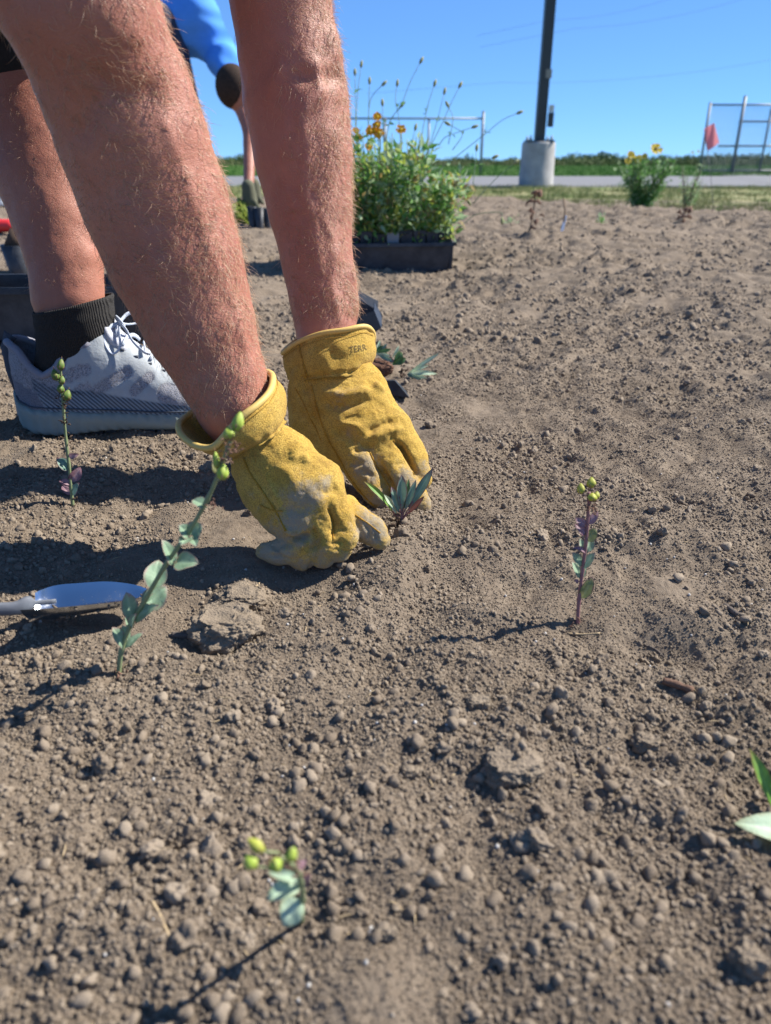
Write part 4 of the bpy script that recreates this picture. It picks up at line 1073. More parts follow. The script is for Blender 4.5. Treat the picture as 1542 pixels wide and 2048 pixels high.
def stem_of(parent, pts, r0, r1, mat, name='stem', sub=5, nodes=.25):
    q = catmull(pts, sub); n = len(q); rr = [(r0 + (r1 - r0) * i / (n - 1)) * (1 + (nodes if i % sub == 0 else 0)) for i in range(n)]
    m = MB(); m.tube(q, rr, 9); return m.build(name, mat, parent), q
def plant_px(name, label, cat, base, stem, leaves, pods, r0, r1, smat, group=None, dry=(), drymat=None):
    root = empty(name, base); tag(root, label, cat, group)
    dl = lambda py: np.interp(-py, [-s[1] for s in stem], [s[2] for s in stem])
    stem_of(root, [P(*s) for s in stem], r0, r1, smat)
    for (bx, by, tx, ty, w, dd, mat, shape, curl, roll) in leaves:
        d0 = dl(by); leaf(root, P(bx, by, d0), P(tx, ty, d0 + dd), rad_of(w * 1.28, d0), mat, None, .3, curl, shape, roll)
    for (cx, cy, L, W, ax, dd, mat) in pods:
        d0 = dl(cy) + dd; a = P(cx + ax[0], cy - ax[1], d0) - P(cx, cy, d0); pod(root, P(cx, cy, d0), a, rad_of(L, d0), rad_of(W, d0), mat)
        m = MB(); sx = np.interp(-cy - 18, [-s[1] for s in stem], [s[0] for s in stem]); m.tube([P(sx, cy + 16, dl(cy + 16)), P(cx - ax[0] * .4, cy + ax[1] * .45 * L / 10, d0)], [.0007, .0005], 6); m.build('pedicel', smat, root)
    for k, (cx, cy, n, sp) in enumerate(dry):
        bits(root, P(cx, cy, dl(cy) - .002), n, rad_of(sp, dl(cy)), rad_of(sp * .9, dl(cy)), drymat or M_DRY, k + 11)
    return root
GLL, PU, OL = ML_GL, ML_PUR, ML_OLV
def base_of(px, py): g = G(px, py); return g, depth_of(g)
gB, dB = base_of(235, 1345)
plant_px('stem_plant', 'tall leaning stem with rounded blue green leaves and green pods before the trowel', 'plant', gB,
    [(237, 1352, dB), (243, 1300, dB - .008), (262, 1248, dB - .016), (290, 1200, dB - .028), (330, 1132, dB - .044), (378, 1062, dB - .058), (414, 1000, dB - .07), (438, 945, dB - .082), (456, 895, dB - .092), (470, 858, dB - .098)],
    [(247, 1300, 224, 1254, 21, -.01, GLL, 'obovate', .10, .3), (250, 1296, 288, 1264, 13, .004, GLL, 'ovate', .08, -.4), (262, 1250, 252, 1184, 28, -.012, GLL, 'obovate', .06, .2),
     (258, 1262, 249, 1208, 17, .01, GLL, 'ovate', .05, .6), (270, 1240, 318, 1210, 24, -.008, GLL, 'ovate', .10, -.3), (290, 1216, 333, 1172, 38, .006, GLL, 'ovate', .05, .1),
     (306, 1180, 318, 1120, 36, .012, GLL, 'ovate', .08, -.1), (346, 1130, 323, 1079, 24, -.006, GLL, 'ovate', .10, .4), (350, 1126, 398, 1126, 34, -.006, GLL, 'ovate', .06, -.2),
     (380, 1072, 356, 1050, 26, -.006, GLL, 'ovate', .08, .2), (382, 1068, 405, 1048, 30, -.002, GLL, 'ovate', .05, -.2), (378, 1076, 362, 1092, 22, -.012, GLL, 'ovate', .1, .5), (384, 1074, 394, 1094, 18, -.01, GLL, 'ovate', .1, .2),
     (412, 1016, 384, 1000, 22, .004, GLL, 'ovate', .12, .3), (256, 1280, 246, 1250, 14, .006, GLL, 'ovate', .1, 0), (264, 1256, 274, 1226, 15, -.014, GLL, 'ovate', .12, -.8), (292, 1206, 318, 1184, 16, .012, GLL, 'ovate', .1, .6), (434, 950, 428, 915, 12, .0, OL, 'ovate', .1, 0)],
    [(477, 843, 42, 25, (2, 10), -.004, M_POD), (458, 866, 26, 26, (-3, 10), -.006, M_POD), (432, 920, 36, 15, (-1, 10), 0, M_POD), (446, 944, 34, 25, (1, 10), -.008, M_POD)],
    .0019, .0012, M_STEM, 'slender stem plants set in the bed', dry=[(462, 893, 26, 8), (452, 912, 22, 8), (424, 1010, 14, 7), (412, 942, 8, 6), (372, 1076, 10, 5), (350, 1124, 8, 4), (238, 1352, 18, 9)])
gA, dA = base_of(146, 1010)
plant_px('stem_plant', 'slim upright stem plant in front of the grey shoe, its top pods dark green', 'plant', gA,
    [(146, 1014, dA), (142, 975, dA - .008), (138, 930, dA - .016), (132, 880, dA - .026), (127, 820, dA - .038), (123, 770, dA - .048), (121, 735, dA - .054)],
    [(137, 940, 113, 916, 20, -.006, ML_BLUE, 'ovate', .1, .2), (137, 912, 158, 908, 9, 0, PU, 'ovate', .2, .5), (141, 962, 161, 934, 18, 0, PU, 'ovate', .1, .4), (142, 975, 118, 962, 14, 0, PU, 'ovate', .2, .3),
     (144, 990, 158, 965, 14, -.004, ML_BLUE, 'ovate', .1, -.4), (140, 990, 124, 972, 12, .004, PU, 'ovate', .15, 0), (142, 968, 120, 960, 10, -.004, PU, 'ovate', .1, 0)],
    [(122, 729, 24, 15, (1, 10), -.002, M_PODD), (110, 749, 24, 17, (-2, 10), -.003, M_PODD), (124, 760, 18, 13, (1, 10), -.004, M_PODD), (121, 777, 18, 15, (-1, 10), -.004, M_PODD), (134, 790, 23, 18, (3, 10), -.003, M_PODD)],
    .0019, .0012, M_STEM, 'slender stem plants set in the bed', dry=[(124, 806, 12, 5), (130, 838, 12, 7), (126, 812, 8, 6), (133, 872, 12, 8), (126, 790, 8, 5), (146, 1012, 8, 7)], drymat=M_DRYD)
gC, dC = base_of(1156, 1245)
plant_px('stem_plant', 'small reddish stem plant with three yellow green pods standing alone on the right', 'plant', gC,
    [(1155, 1250, dC), (1158, 1200, dC - .006), (1165, 1140, dC - .016), (1172, 1085, dC - .026), (1176, 1030, dC - .036), (1178, 985, dC - .044)],
    [(1161, 1196, 1185, 1152, 20, -.004, OL, 'ovate', .1, .3), (1164, 1136, 1191, 1106, 18, -.004, GLL, 'ovate', .06, -.3), (1163, 1132, 1143, 1105, 18, -.004, GLL, 'ovate', .06, .3), (1159, 1156, 1144, 1122, 14, .003, GLL, 'ovate', .1, .3),
     (1163, 1156, 1170, 1134, 10, .004, GLL, 'ovate', .1, 0), (1173, 1104, 1184, 1074, 17, .004, GLL, 'ovate', .05, 0), (1168, 1102, 1160, 1076, 10, .004, GLL, 'ovate', .05, 0), (1171, 1106, 1145, 1096, 9, -.004, PU, 'ovate', .2, .3),
     (1173, 1082, 1192, 1056, 20, -.002, OL, 'ovate', .1, .2), (1170, 1070, 1149, 1048, 16, -.002, PU, 'ovate', .15, .2), (1170, 1052, 1150, 1036, 14, 0, PU, 'ovate', .15, 0), (1175, 1048, 1196, 1022, 13, 0, PU, 'ovate', .1, .3), (1157, 1165, 1148, 1160, 7, -.002, PU, 'ovate', .1, 0)],
    [(1183, 965, 23, 20, (0, 10), -.002, M_PODY), (1162, 977, 23, 17, (-1, 10), -.003, M_PODY), (1184, 994, 18, 21, (1, 10), -.005, M_PODY), (1193, 990, 16, 14, (3, 10), -.001, M_PODY)],
    .0017, .0011, M_STEMP, 'slender stem plants set in the bed', dry=[(1172, 1006, 14, 6), (1182, 1012, 12, 6), (1186, 1020, 10, 6), (1166, 1016, 10, 7), (1152, 1248, 10, 7)])
gD, dD = base_of(602, 1842)
plant_px('stem_plant', 'blurred nearest stem plant with lime pods and pale leaves pointing at the viewer', 'plant', gD,
    [(602, 1846, dD), (605, 1800, dD - .03), (602, 1765, dD - .05), (590, 1735, dD - .066), (562, 1716, dD - .074)],
    [(602, 1800, 566, 1852, 42, -.004, ML_SAGE, 'ovate', .1, .2), (600, 1768, 532, 1800, 34, -.006, ML_SAGE, 'ovate', .08, .3), (598, 1762, 536, 1744, 24, .008, ML_SAGE, 'ovate', .1, .3), (604, 1770, 622, 1748, 14, 0, PU, 'ovate', .1, 0), (588, 1745, 612, 1720, 12, .006, PU, 'ovate', .1, 0)],
    [(512, 1690, 44, 25, (-8, 6), -.006, M_PODY), (501, 1723, 36, 30, (-4, 6), -.010, M_POD), (551, 1731, 32, 31, (2, -4), -.012, M_POD), (584, 1708, 32, 24, (2, 8), -.004, M_POD)],
    .0014, .0010, M_STEM, 'slender stem plants set in the bed', dry=[(550, 1708, 16, 8), (572, 1722, 14, 8), (590, 1735, 14, 8), (602, 1745, 12, 8), (530, 1736, 6, 5), (540, 1700, 8, 8)])
# plant cut by the right edge
gE = G(1560, 1640) + np.array([.018, 0, 0]); rootE = empty('broad_leaf_seedling', gE); tag(rootE, 'seedling with a pale oval leaf and an upright green blade at the right edge', 'plant')
dE = depth_of(gE)
stem_of(rootE, [gE - np.array([0, 0, .004]), gE + np.array([0, 0, .02]), gE + np.array([.002, .002, .045])], .0018, .0012, M_STEM)
leaf(rootE, P(1640, 1690, dE - .025), P(1467, 1648, dE - .028), .020, ML_SAGE, [0, -.5, 1.0], .12, .10, 'ovate', .1)
leaf(rootE, P(1556, 1640, dE - .014), P(1498, 1496, dE - .012), .0085, ML_LIME, None, .35, .05, 'lance', .2)
for k, (dx, dy, dz, w) in enumerate([(.05, .01, .06, .02), (.03, .04, .05, .018), (.055, -.02, .035, .02), (.015, .02, .085, .014), (.045, .03, .03, .02)]):
    leaf(rootE, gE + np.array([0, 0, .03]), gE + np.array([dx, dy, dz]), w, ML_SAGE if k % 2 else GLL, None, .2, .1, 'ovate', .2 * k)
# rosette between the gloves
gR = G(803, 1046); dR = depth_of(gR) - .002; rootR = empty('rosette_seedling', gR); tag(rootR, 'little rosette seedling with red stalks, just planted before the far glove', 'seedling')
for (tx, ty, w, dd, mat, cu) in [(727, 962, 12, .0, ML_LIME, .16), (768, 989, 13, -.004, ML_SAGE, .12), (782, 973, 17, -.008, ML_BLUE, .10), (803, 949, 21, -.012, ML_BLUE, .03), (818, 957, 11, -.002, ML_DARK, .05), (832, 959, 13, -.004, ML_BLUE, .05), (866, 936, 18, -.004, ML_BLUE, -.02), (849, 992, 10, -.006, ML_RED, .05), (794, 985, 8, .004, ML_LIME, .05), (812, 975, 10, .006, ML_LIME, .0)]:
    b0 = P(801 + (tx - 800) * .04, 1042, dR); tp = P(tx, ty, dR + dd - .006); m0 = b0 + (tp - b0) * .36 + np.array([0, -.001, .001 + abs(cu) * .02])
    s_, q_ = stem_of(rootR, [b0 - np.array([0, 0, .004]), b0, m0], .0010, .0007, M_STEMP, 'leaf_stalk'); leaf(rootR, b0 + (m0 - b0) * .5, tp, rad_of(w, dR), mat, None, .4, cu, 'lance', .1)
bits(rootR, gR + np.array([-.003, -.006, .002]), 16, .004, .006, M_DRYD, 5, 'root_fibres')
# two seedlings waiting behind the far glove
M_PLUG = plain('brown_root_plug', (.115, .062, .042), .95, .1, .5, 300, bumpd=.0016, bscale=420)
M_BLK = NT('black_plastic', .38, .5); M_BLK.color(M_BLK.mix(M_BLK.ramp(M_BLK.noise(18, 5, .7), [(.5, 0), (.75, .5)]), (.014, .016, .020), (.10, .085, .065))); M_BLK.bump(M_BLK.noise(60, 3), .0006); M_BLK = M_BLK.m
M_BLKG = NT('dusty_black_plastic', .55, .5); M_BLKG.color(M_BLKG.mix(M_BLKG.ramp(M_BLKG.noise(14, 5, .75), [(.35, 0), (.75, .9)]), (.016, .020, .027), (.075, .078, .085))); M_BLKG = M_BLKG.m
g1_ = G(752, 742); d1 = depth_of(g1_); rs1 = empty('plug_seedling', g1_); tag(rs1, 'dark green seedling lying with its brown root plug beside the far cuff', 'seedling', 'plug seedlings waiting behind the gloves')
bm = bmesh.new(); bmesh.ops.create_icosphere(bm, subdivisions=4, radius=1); Vp = np.array([v.co[:] for v in bm.verts]); Fp = [[v.index for v in f.verts] for f in bm.faces]; bm.free()
Vq = Vp * np.array([.030, .020, .017]); Vq = Vq * (1 + .16 * noise3(Vp * 3, 4) + .10 * noise3(Vp * 9, 5))[:, None]; m = MB(); m.add(Vq + P(752, 738, d1 - .012), Fp); m.build('root_plug', M_PLUG, rs1)
rs_ = np.random.RandomState(3); m = MB()
for _ in range(90):
    a = rs_.randint(len(Vq)); b = (a + rs_.randint(1, 60)) % len(Vq); mid_ = (Vq[a] + Vq[b]) / 2 * 1.16; m.tube([Vq[a] * 1.02 + P(752, 738, d1 - .012), mid_ + P(752, 738, d1 - .012), Vq[b] * 1.02 + P(752, 738, d1 - .012)], .0004, 4)
m.build('root_fibres', plain('pale_root_fibres', (.25, .15, .10), .9), rs1)['kind'] = 'stuff'
for (bx, by, tx, ty, w, mat) in [(751, 705, 760, 680, 7, ML_SAGE), (751, 705, 766, 690, 8, ML_DARK), (752, 706, 783, 698, 8, ML_DARK), (752, 707, 781, 712, 8, ML_SAGE), (753, 708, 789, 724, 9, ML_BLUE), (784, 716, 798, 691, 6, ML_SAGE), (786, 730, 804, 704, 17, ML_DARK), (786, 730, 812, 716, 13, ML_DARK), (785, 728, 800, 700, 8, ML_DARK), (756, 706, 775, 686, 6, ML_BLUE)]:
    leaf(rs1, P(bx, by, d1 - .02), P(tx, ty, d1 - .024), rad_of(w, d1), mat, None, .5, .1, 'lance', .3)
g2_ = G(812, 752); d2 = depth_of(g2_); rs2 = empty('plug_seedling', g2_); tag(rs2, 'pale narrow leaved seedling sprawling on bare soil right of the far cuff', 'seedling', 'plug seedlings waiting behind the gloves')
for (tx, ty, w, cu, mat) in [(880, 705, 8, .05, ML_SAGE), (876, 748, 10, .35, ML_SAGE), (864, 762, 8, .2, ML_SAGE), (848, 764, 10, .1, GLL), (836, 780, 7, .1, ML_SAGE), (858, 730, 6, .2, ML_SAGE), (852, 776, 6, .15, GLL), (842, 742, 6, .1, ML_SAGE), (856, 770, 6, .3, ML_BLUE)]:
    leaf(rs2, P(814, 748, d2 - .008), P(tx, ty, d2 - .022), rad_of(w, d2), mat, None, .3, cu, 'lance', .2)
bits(rs2, P(806, 752, d2 - .006), 16, .006, .008, M_DRYD, 9, 'root_fibres')
def panel(mb, pts, th=.0014, mi=0):
    """sheet of plastic with a thickness"""
    pts = [np.array(p) for p in pts]; n = np.cross(pts[1] - pts[0], pts[2] - pts[0]); n /= np.linalg.norm(n); k = len(pts)
    V = [p + n * th / 2 for p in pts] + [p - n * th / 2 for p in pts]
    F = [tuple(range(k)), tuple(range(2 * k - 1, k - 1, -1))] + [(i, k + i, k + (i + 1) % k, (i + 1) % k) for i in range(k)]
    mb.add(V, F, mi)
gK = G(795, 790); dK = depth_of(gK); rk = empty('plastic_tray_corner', gK); tag(rk, 'black plastic cell strip half buried beside the far glove', 'plant tray')
m = MB(); panel(m, [P(742, 764, dK - .02), P(789, 762, dK - .02), P(818, 796, dK - .02), P(762, 786, dK - .016)]); panel(m, [P(742, 764, dK - .02), P(789, 762, dK - .02), P(789, 760, dK + .02), P(742, 762, dK + .02)]); panel(m, [P(789, 762, dK - .02), P(818, 796, dK - .02), P(812, 782, dK + .015), P(790, 760, dK + .02)]); m.build('plastic_wall', M_BLK, rk, smooth=False)
# crushed black pots beside the far wrist
gK = G(735, 690); dK = depth_of(gK); rk = empty('crushed_pots', gK); tag(rk, 'crumpled black nursery pots lying on the soil behind the far wrist', 'nursery pots')
for (a, b, c, d, dd) in [((690, 590), (712, 596), (756, 622), (738, 690), 0), ((735, 690), (754, 628), (763, 655), (752, 662), -.02), ((700, 640), (748, 622), (762, 656), (715, 690), -.035), ((690, 600), (712, 640), (715, 695), (690, 690), -.02)]:
    m = MB(); e = np.array([.0, .03, .012]); panel(m, [P(*a, dK + dd), P(*b, dK + dd), P(*c, dK + dd - .01), P(*d, dK + dd - .012)]); panel(m, [P(*b, dK + dd), P(*c, dK + dd - .01), P(*c, dK + dd - .01) + e * 1.2, P(*b, dK + dd) + e]); m.build('pot_wall', M_BLK, rk, smooth=False)

# ------------------------------------------------------------------ hand trowel
M_STEEL = NT('polished_steel', .28, .5); t_ = M_STEEL; t_.b.inputs['Metallic'].default_value = 1.0
du = t_.ramp(t_.noise(60, 6, .75), [(.56, 0), (.80, .6)]); t_.color(t_.mix(du, (.46, .50, .56), (.24, .20, .16))); t_.set(Roughness=t_.math('ADD', t_.math('MULTIPLY', du, .5), .20)); t_.bump(t_.noise(900, 2), .00005, .5); M_STEEL = t_.m
def zdepth(px, py, z): r = ray(px, py); t = (z - CAMH) / r[2]; return np.array([0, 0, CAMH]) + r * t
tr = empty('hand_trowel', zdepth(180, 1200, 0)); tag(tr, 'shiny steel hand trowel blade lying on the soil at the left edge', 'trowel')
FE = [(70, 1186), (84, 1179), (115, 1170), (160, 1166), (215, 1163), (262, 1168), (290, 1176), (301, 1185)]
NE = [(40, 1220), (62, 1219), (95, 1217), (150, 1212), (205, 1207), (255, 1201), (285, 1193), (301, 1186)]
def on_blade(px, py):           # the blade's own plane: its neck end lifted off the soil
    r = ray(px, py); nrm = np.array([.13, -.20, 1.0]); q = np.array([-.19, .56, .012]); t = ((q - np.array([0, 0, CAMH])) @ nrm) / (r @ nrm); return np.array([0, 0, CAMH]) + r * t
fe = catmull([zdepth(px, py, .024 - .010 * max(0, px - 200) / 100) for px, py in FE], 6); ne = catmull([zdepth(px, py, .032 - .018 * max(0, px - 120) / 180) for px, py in NE], 6); V = []; nvv = 17
for a, b in zip(fe, ne):
    for j in range(nvv):
        t = j / (nvv - 1); p = a * (1 - t) + b * t; p = p - np.array([0, .0, .40]) * np.linalg.norm(a - b) * math.sin(math.pi * t) ** .8; V.append(p)
k = len(fe); V2 = [v - np.array([0, 0, .0016]) for v in V]; nb = len(V)
F = [(i * nvv + j, i * nvv + j + 1, (i + 1) * nvv + j + 1, (i + 1) * nvv + j) for i in range(k - 1) for j in range(nvv - 1)]; F += [tuple(nb + x for x in f[::-1]) for f in F]
F += [(i * nvv, (i + 1) * nvv, nb + (i + 1) * nvv, nb + i * nvv) for i in range(k - 1)] + [(i * nvv + nvv - 1, nb + i * nvv + nvv - 1, nb + (i + 1) * nvv + nvv - 1, (i + 1) * nvv + nvv - 1) for i in range(k - 1)] + [(j, nb + j, nb + j + 1, j + 1) for j in range(nvv - 1)]
m = MB(); m.add(V, F); m.build('blade', M_STEEL, tr)
m = MB(); m.tube(catmull([on_blade(110, 1194) - np.array([0, 0, .004]), on_blade(62, 1207), on_blade(28, 1219) + np.array([0, 0, .001]), on_blade(-50, 1232) + np.array([0, 0, .006])], 5), [.002] * 5 + [.007, .0075, .0075, .007, .0065] + [.006] * 6, 14, sq=.55); m.build('neck', plain('dull_steel', (.13, .14, .16), .7, .3, .2, 200, metal=.3), tr)
m = MB(); m.tube(catmull([on_blade(-46, 1231) + np.array([0, 0, .006]), on_blade(-150, 1248), on_blade(-300, 1270)], 6), [.011, .013, .015, .014, .014, .015, .016, .016, .015, .015, .014, .013, .009], 16); m.build('handle', plain('black_grip', (.03, .03, .03), .7), tr)
m = MB(); rs_ = np.random.RandomState(8)
for _ in range(34):
    x = rs_.uniform(100, 285); t = rs_.uniform(.72, .97); a = zdepth(x, 1210, .027); i = int((x - 70) / 235 * (k - 1)); i = min(max(i, 0), k - 1); p = np.array(V[i * nvv + int(t * (nvv - 1))]) + np.array([rs_.normal(0, .003), 0, .0012]); s_ = rs_.uniform(.0006, .0016)
    m.tube([p, p + np.array([rs_.normal(0, 1), rs_.normal(0, 1), .3]) * s_ * rs_.choice([1, 1, 3])], [s_, s_ * .6], 6)
m.build('soil_on_blade', MAT_SOIL, tr)['kind'] = 'stuff'

# ------------------------------------------------------------------ single clods, sticks, straw, perlite
M_CLOD = plain('dry_clod_soil', (.235, .188, .138), .95, .1, .35, 90, bumpd=.0022, bscale=500)
def clod(px, py, wpx, hpx, label, seed, flat_=.62, name='soil_clod'):
    g = G(px, py + hpx * .35); d = depth_of(g); a = rad_of(wpx / 2, d); h = rad_of(hpx / 2, d) * 1.05
    bm = bmesh.new(); bmesh.ops.create_icosphere(bm, subdivisions=6, radius=1); Vc = np.array([v.co[:] for v in bm.verts]); Fc = [[v.index for v in f.verts] for f in bm.faces]; bm.free()
    q = np.sign(Vc) * np.abs(Vc) ** .8
    k_ = 1 + .24 * noise3(Vc * 1.3, seed) + .18 * noise3(Vc * 3, seed + 1) + .10 * noise3(Vc * 7, seed + 2) + .10 * np.abs(noise3(Vc * 14, seed + 3)) + .05 * noise3(Vc * 28, seed + 4)
    q = q * k_[:, None] * np.array([a, a * .8, h]); q[:, 2] = np.minimum(q[:, 2], h * (flat_ + .25 + .12 * noise3(Vc * 4, seed + 6)))
    o = link(name, mesh_np(name, q, Fc), M_CLOD); o.location = g + np.array([0, a * .2, h * .08]); tag(o, label, 'clod'); return o
clod(452, 1246, 132, 92, 'large flat topped soil clod right of the leaning stem plant', 3)
clod(478, 1190, 90, 44, 'flattened soil clod lying just behind the largest clod', 9)
clod(1022, 1528, 104, 40, 'broad crumbly soil lump in the middle of the right foreground', 15)
clod(1500, 1905, 70, 56, 'smooth blurred soil lump in the bottom right corner', 21)
clod(1290, 1478, 52, 44, 'round pale clod in the right middle ground, left of the green blade', 33)
clod(820, 1540, 40, 30, 'small lone clod left of the broad crumbly lump', 40); clod(770, 1862, 42, 46, 'dark rounded pebble like clod near the bottom centre', 46)
clod(955, 1400, 46, 34, 'rounded clod in the middle below the long plant shadow', 52)
def stick(pts, r, mat, label, name='twig', cat='twig'):
    ws = [G(a, b) + np.array([0, 0, r * .7]) for a, b in pts]; m = MB(); q = catmull(ws, 6); rs = np.random.RandomState(len(pts) + int(pts[0][0])); m.tube(q, [r * rs.uniform(.8, 1.12) for _ in q], 10); o = m.build(name, mat, None, base=ws[0]); tag(o, label, cat); return o
M_BARK = plain('weathered_wood', (.115, .095, .080), .9, .2, .5, 260, bumpd=.0008, bscale=500)
M_BARKR = plain('reddish_bark', (.16, .095, .065), .9, .2, .4, 260, bumpd=.0008, bscale=400)
M_STRAW = plain('straw', (.42, .32, .19), .8, .2, .35, 200)
stick([(344, 1273), (372, 1276), (400, 1280)], .0030, M_BARK, 'short grey weathered stick beside the largest soil clod')
stick([(1325, 1366), (1352, 1374), (1384, 1386)], .0030, M_BARKR, 'reddish brown piece of bark lying right of the red stemmed plant')
stick([(1448, 1215), (1462, 1224), (1476, 1234)], .0024, M_BARK, 'small grey wood chip at the far right')
stick([(1130, 1490), (1150, 1505), (1160, 1530), (1163, 1548)], .0008, M_BARK, 'thin curved root fibre in the right foreground', cat='root')
stick([(1290, 1292), (1310, 1300), (1328, 1316)], .0010, M_BARK, 'dark thin twig right of the long plant shadow')
stick([(305, 1805), (320, 1832), (340, 1880)], .0009, M_STRAW, 'pale straw stalk in the lower left foreground', cat='straw')
stick([(1135, 1268), (1165, 1270), (1200, 1268)], .0009, M_STRAW, 'pale straw at the foot of the red stemmed plant', cat='straw')
stick([(880, 1515), (905, 1527), (922, 1536)], .0010, M_BARK, 'grey twig left of the broad crumbly lump')
stick([(520, 1165), (500, 1190), (490, 1205)], .0008, M_STRAW, 'short yellow straw on top of the flattened clod', cat='straw')
def fibre_mesh(name, seed):
    rs = np.random.RandomState(seed); m = MB(); q = [np.zeros(3)]; d = np.array([1., 0, 0])
    for k in range(4): q.append(q[-1] + d * .3); d = d + rs.normal(0, .35, 3) * np.array([1, 1, .4]); d /= np.linalg.norm(d)
    m.tube(q, [.03, .045, .05, .04, .012], 5); me = mesh_np(name, np.array(m.v), m.f); me.materials.append(M_STRAW); return me
fx, fy = wedge_points(420, .2, 2.5, 1.2); fo = scatter('straw_bits', 'bits of pale straw and root fibre strewn on the soil', np.stack([fx, fy, ground_h(fx, fy) + .0008], 1), np.random.uniform(.003, .011, 420), [fibre_mesh('fibre', i) for i in range(4)])
a_ = np.zeros((420, 3), dtype=np.float32); a_[:, 2] = np.random.uniform(-3.1, 3.1, 420); a_[:, 1] = np.random.normal(0, .25, 420); fo.data.attributes['rot'].data.foreach_set('vector', a_.ravel())
M_PERL = plain('white_perlite', (.46, .44, .41), .9, .2, .1, 200)
pm = clod_mesh('grain', 2, 77, .3, .1); pm.materials.clear(); pm.materials.append(M_PERL)
fx, fy = wedge_points(420, .2, 2.0, 1.1); scatter('perlite_grains', 'tiny white perlite grains sprinkled over the soil', np.stack([fx, fy, ground_h(fx, fy) + .0006], 1), np.random.uniform(.0004, .0015, 420) ** 1.0, [pm])
# ================================================================== BACKGROUND
LZ = -.07
def hz(px, py): return flat_hit(px, py, LZ)
def sheet(name, label, xs, ys, z, mat, fn=None):
    X, Y = np.meshgrid(xs, ys); Z = np.full(X.shape, z) if fn is None else fn(X, Y); n, m_ = X.shape
    i = np.arange(n - 1)[:, None] * m_; j = np.arange(m_ - 1)[None, :]; F = np.stack([i + j, i + j + 1, i + m_ + j + 1, i + m_ + j], -1).reshape(-1, 4)
    o = link(name, mesh_np(name, np.stack([X.ravel(), Y.ravel(), Z.ravel()], 1), F), mat); tag(o, label, None, None, 'structure'); return o
sg_ = NT('field_grass', .9, .2); c = sg_.mix(sg_.ramp(sg_.noise(.35, 5, .6), [(.35, 0), (.65, 1)]), (.06, .15, .028), (.10, .21, .045)); c = sg_.mix(sg_.ramp(sg_.noise(7, 4), [(.4, .0), (.8, .5)]), c, (.16, .17, .06)); sg_.color(c); MAT_FIELD = sg_.m
sl = NT('dry_lawn', .9, .2); c = sl.mix(sl.ramp(sl.noise(1.8, 5, .65), [(.35, 0), (.62, 1)]), (.12, .17, .05), (.30, .27, .13)); c = sl.mix(sl.ramp(sl.noise(22, 4), [(.45, 0), (.8, .7)]), c, (.20, .155, .10)); sl.color(c); sl.bump(sl.noise(60, 4), .01); MAT_LAWN = sl.m
sp_ = NT('asphalt_path', .9, .3); sp_.color(sp_.mix(sp_.noise(2.5, 5), (.15, .152, .158), (.20, .20, .205))); sp_.bump(sp_.noise(120, 3), .002); MAT_PATH = sp_.m
yl = hz(1150, 373)[1]; yp = hz(1150, 353)[1]
sheet('field', 'flat green field beyond the path', np.linspace(-1500, 1500, 31), np.array([-300, -40, -1.5, 5, 12, 20, 40, 100, 300, 900, 2400]), LZ - .05, MAT_FIELD)
sheet('lawn', 'strip of thin dry lawn between bed and path', np.linspace(-30, 40, 60), np.linspace(5.2, yl + .3, 40), LZ, MAT_LAWN, lambda X, Y: LZ - .01 + .02 * noise2(X * 1.5, Y * 1.5, 3) - .02 * (Y > yl - .2))
m = MB(); a, b, z = yl, yp, LZ + .008
m.add([(-80, a - 1.5, z), (70, a + .8, z), (70, b + 1, z), (-80, b - 1, z), (-80, a - 1.5, z - .1), (70, a + .8, z - .1), (70, b + 1, z - .1), (-80, b - 1, z - .1)], [(0, 1, 2, 3), (0, 4, 5, 1), (2, 6, 7, 3)]); o = m.build('path', MAT_PATH, None, smooth=False); tag(o, None, None, None, 'structure')
m = MB(); c1_, c2_ = hz(1385, 360), hz(1462, 360); c3_, c4_ = hz(1470, 338), hz(1390, 338); m.add([(c1_[0], a + .7, z + .004), (c2_[0], a + .7, z + .004), (c3_[0] + 1, c3_[1], z + .004), (c4_[0] - .5, c4_[1], z + .004)], [(0, 1, 2, 3)]); o = m.build('path', MAT_PATH, None, smooth=False); tag(o, None, None, None, 'structure')
m = MB(); y2 = hz(1010, 327)[1]; m.add([(-60, y2, LZ - .03), (40, y2, LZ - .03), (40, y2 + 14, LZ - .03), (-60, y2 + 14, LZ - .03)], [(0, 1, 2, 3)]); o = m.build('far_road', MAT_PATH, None, smooth=False); tag(o, None, None, None, 'structure')

# grass: tufts of blades
def tuft_mesh(name, seed, n, h, spread, mat, w=.004):
    rs = np.random.RandomState(seed); V = []; F = []
    for _ in range(n):
        b = rs.normal(0, spread, 3) * np.array([1, 1, 0]); a = rs.uniform(0, 6.28); lean = rs.uniform(.1, .9); H = h * rs.uniform(.5, 1.15); d = np.array([math.cos(a), math.sin(a), 0]); s_ = np.array([-d[1], d[0], 0]) * w * rs.uniform(.6, 1.2); k0 = len(V)
        for i in range(4): t = i / 3; p = b + d * lean * H * t * t * .6 + np.array([0, 0, H * t * (1 - .25 * lean * t)]); V += [p - s_ * (1 - t * .9), p + s_ * (1 - t * .9)]
        for i in range(3): q = k0 + i * 2; F.append((q, q + 1, q + 3, q + 2))
    me = mesh_np(name, np.array(V), F); me.materials.append(mat); return me
def grassmat(name, a, b):
    s = NT(name, .7, .25); oi = s.n('ShaderNodeObjectInfo'); s.color(s.mix(oi.outputs['Random'], a, b)); return s.m
MG1 = grassmat('lawn_blades', (.12, .20, .045), (.36, .33, .15)); MG2 = grassmat('field_blades', (.075, .18, .028), (.15, .27, .06)); MG3 = grassmat('tall_weed_blades', (.07, .11, .03), (.22, .20, .09))
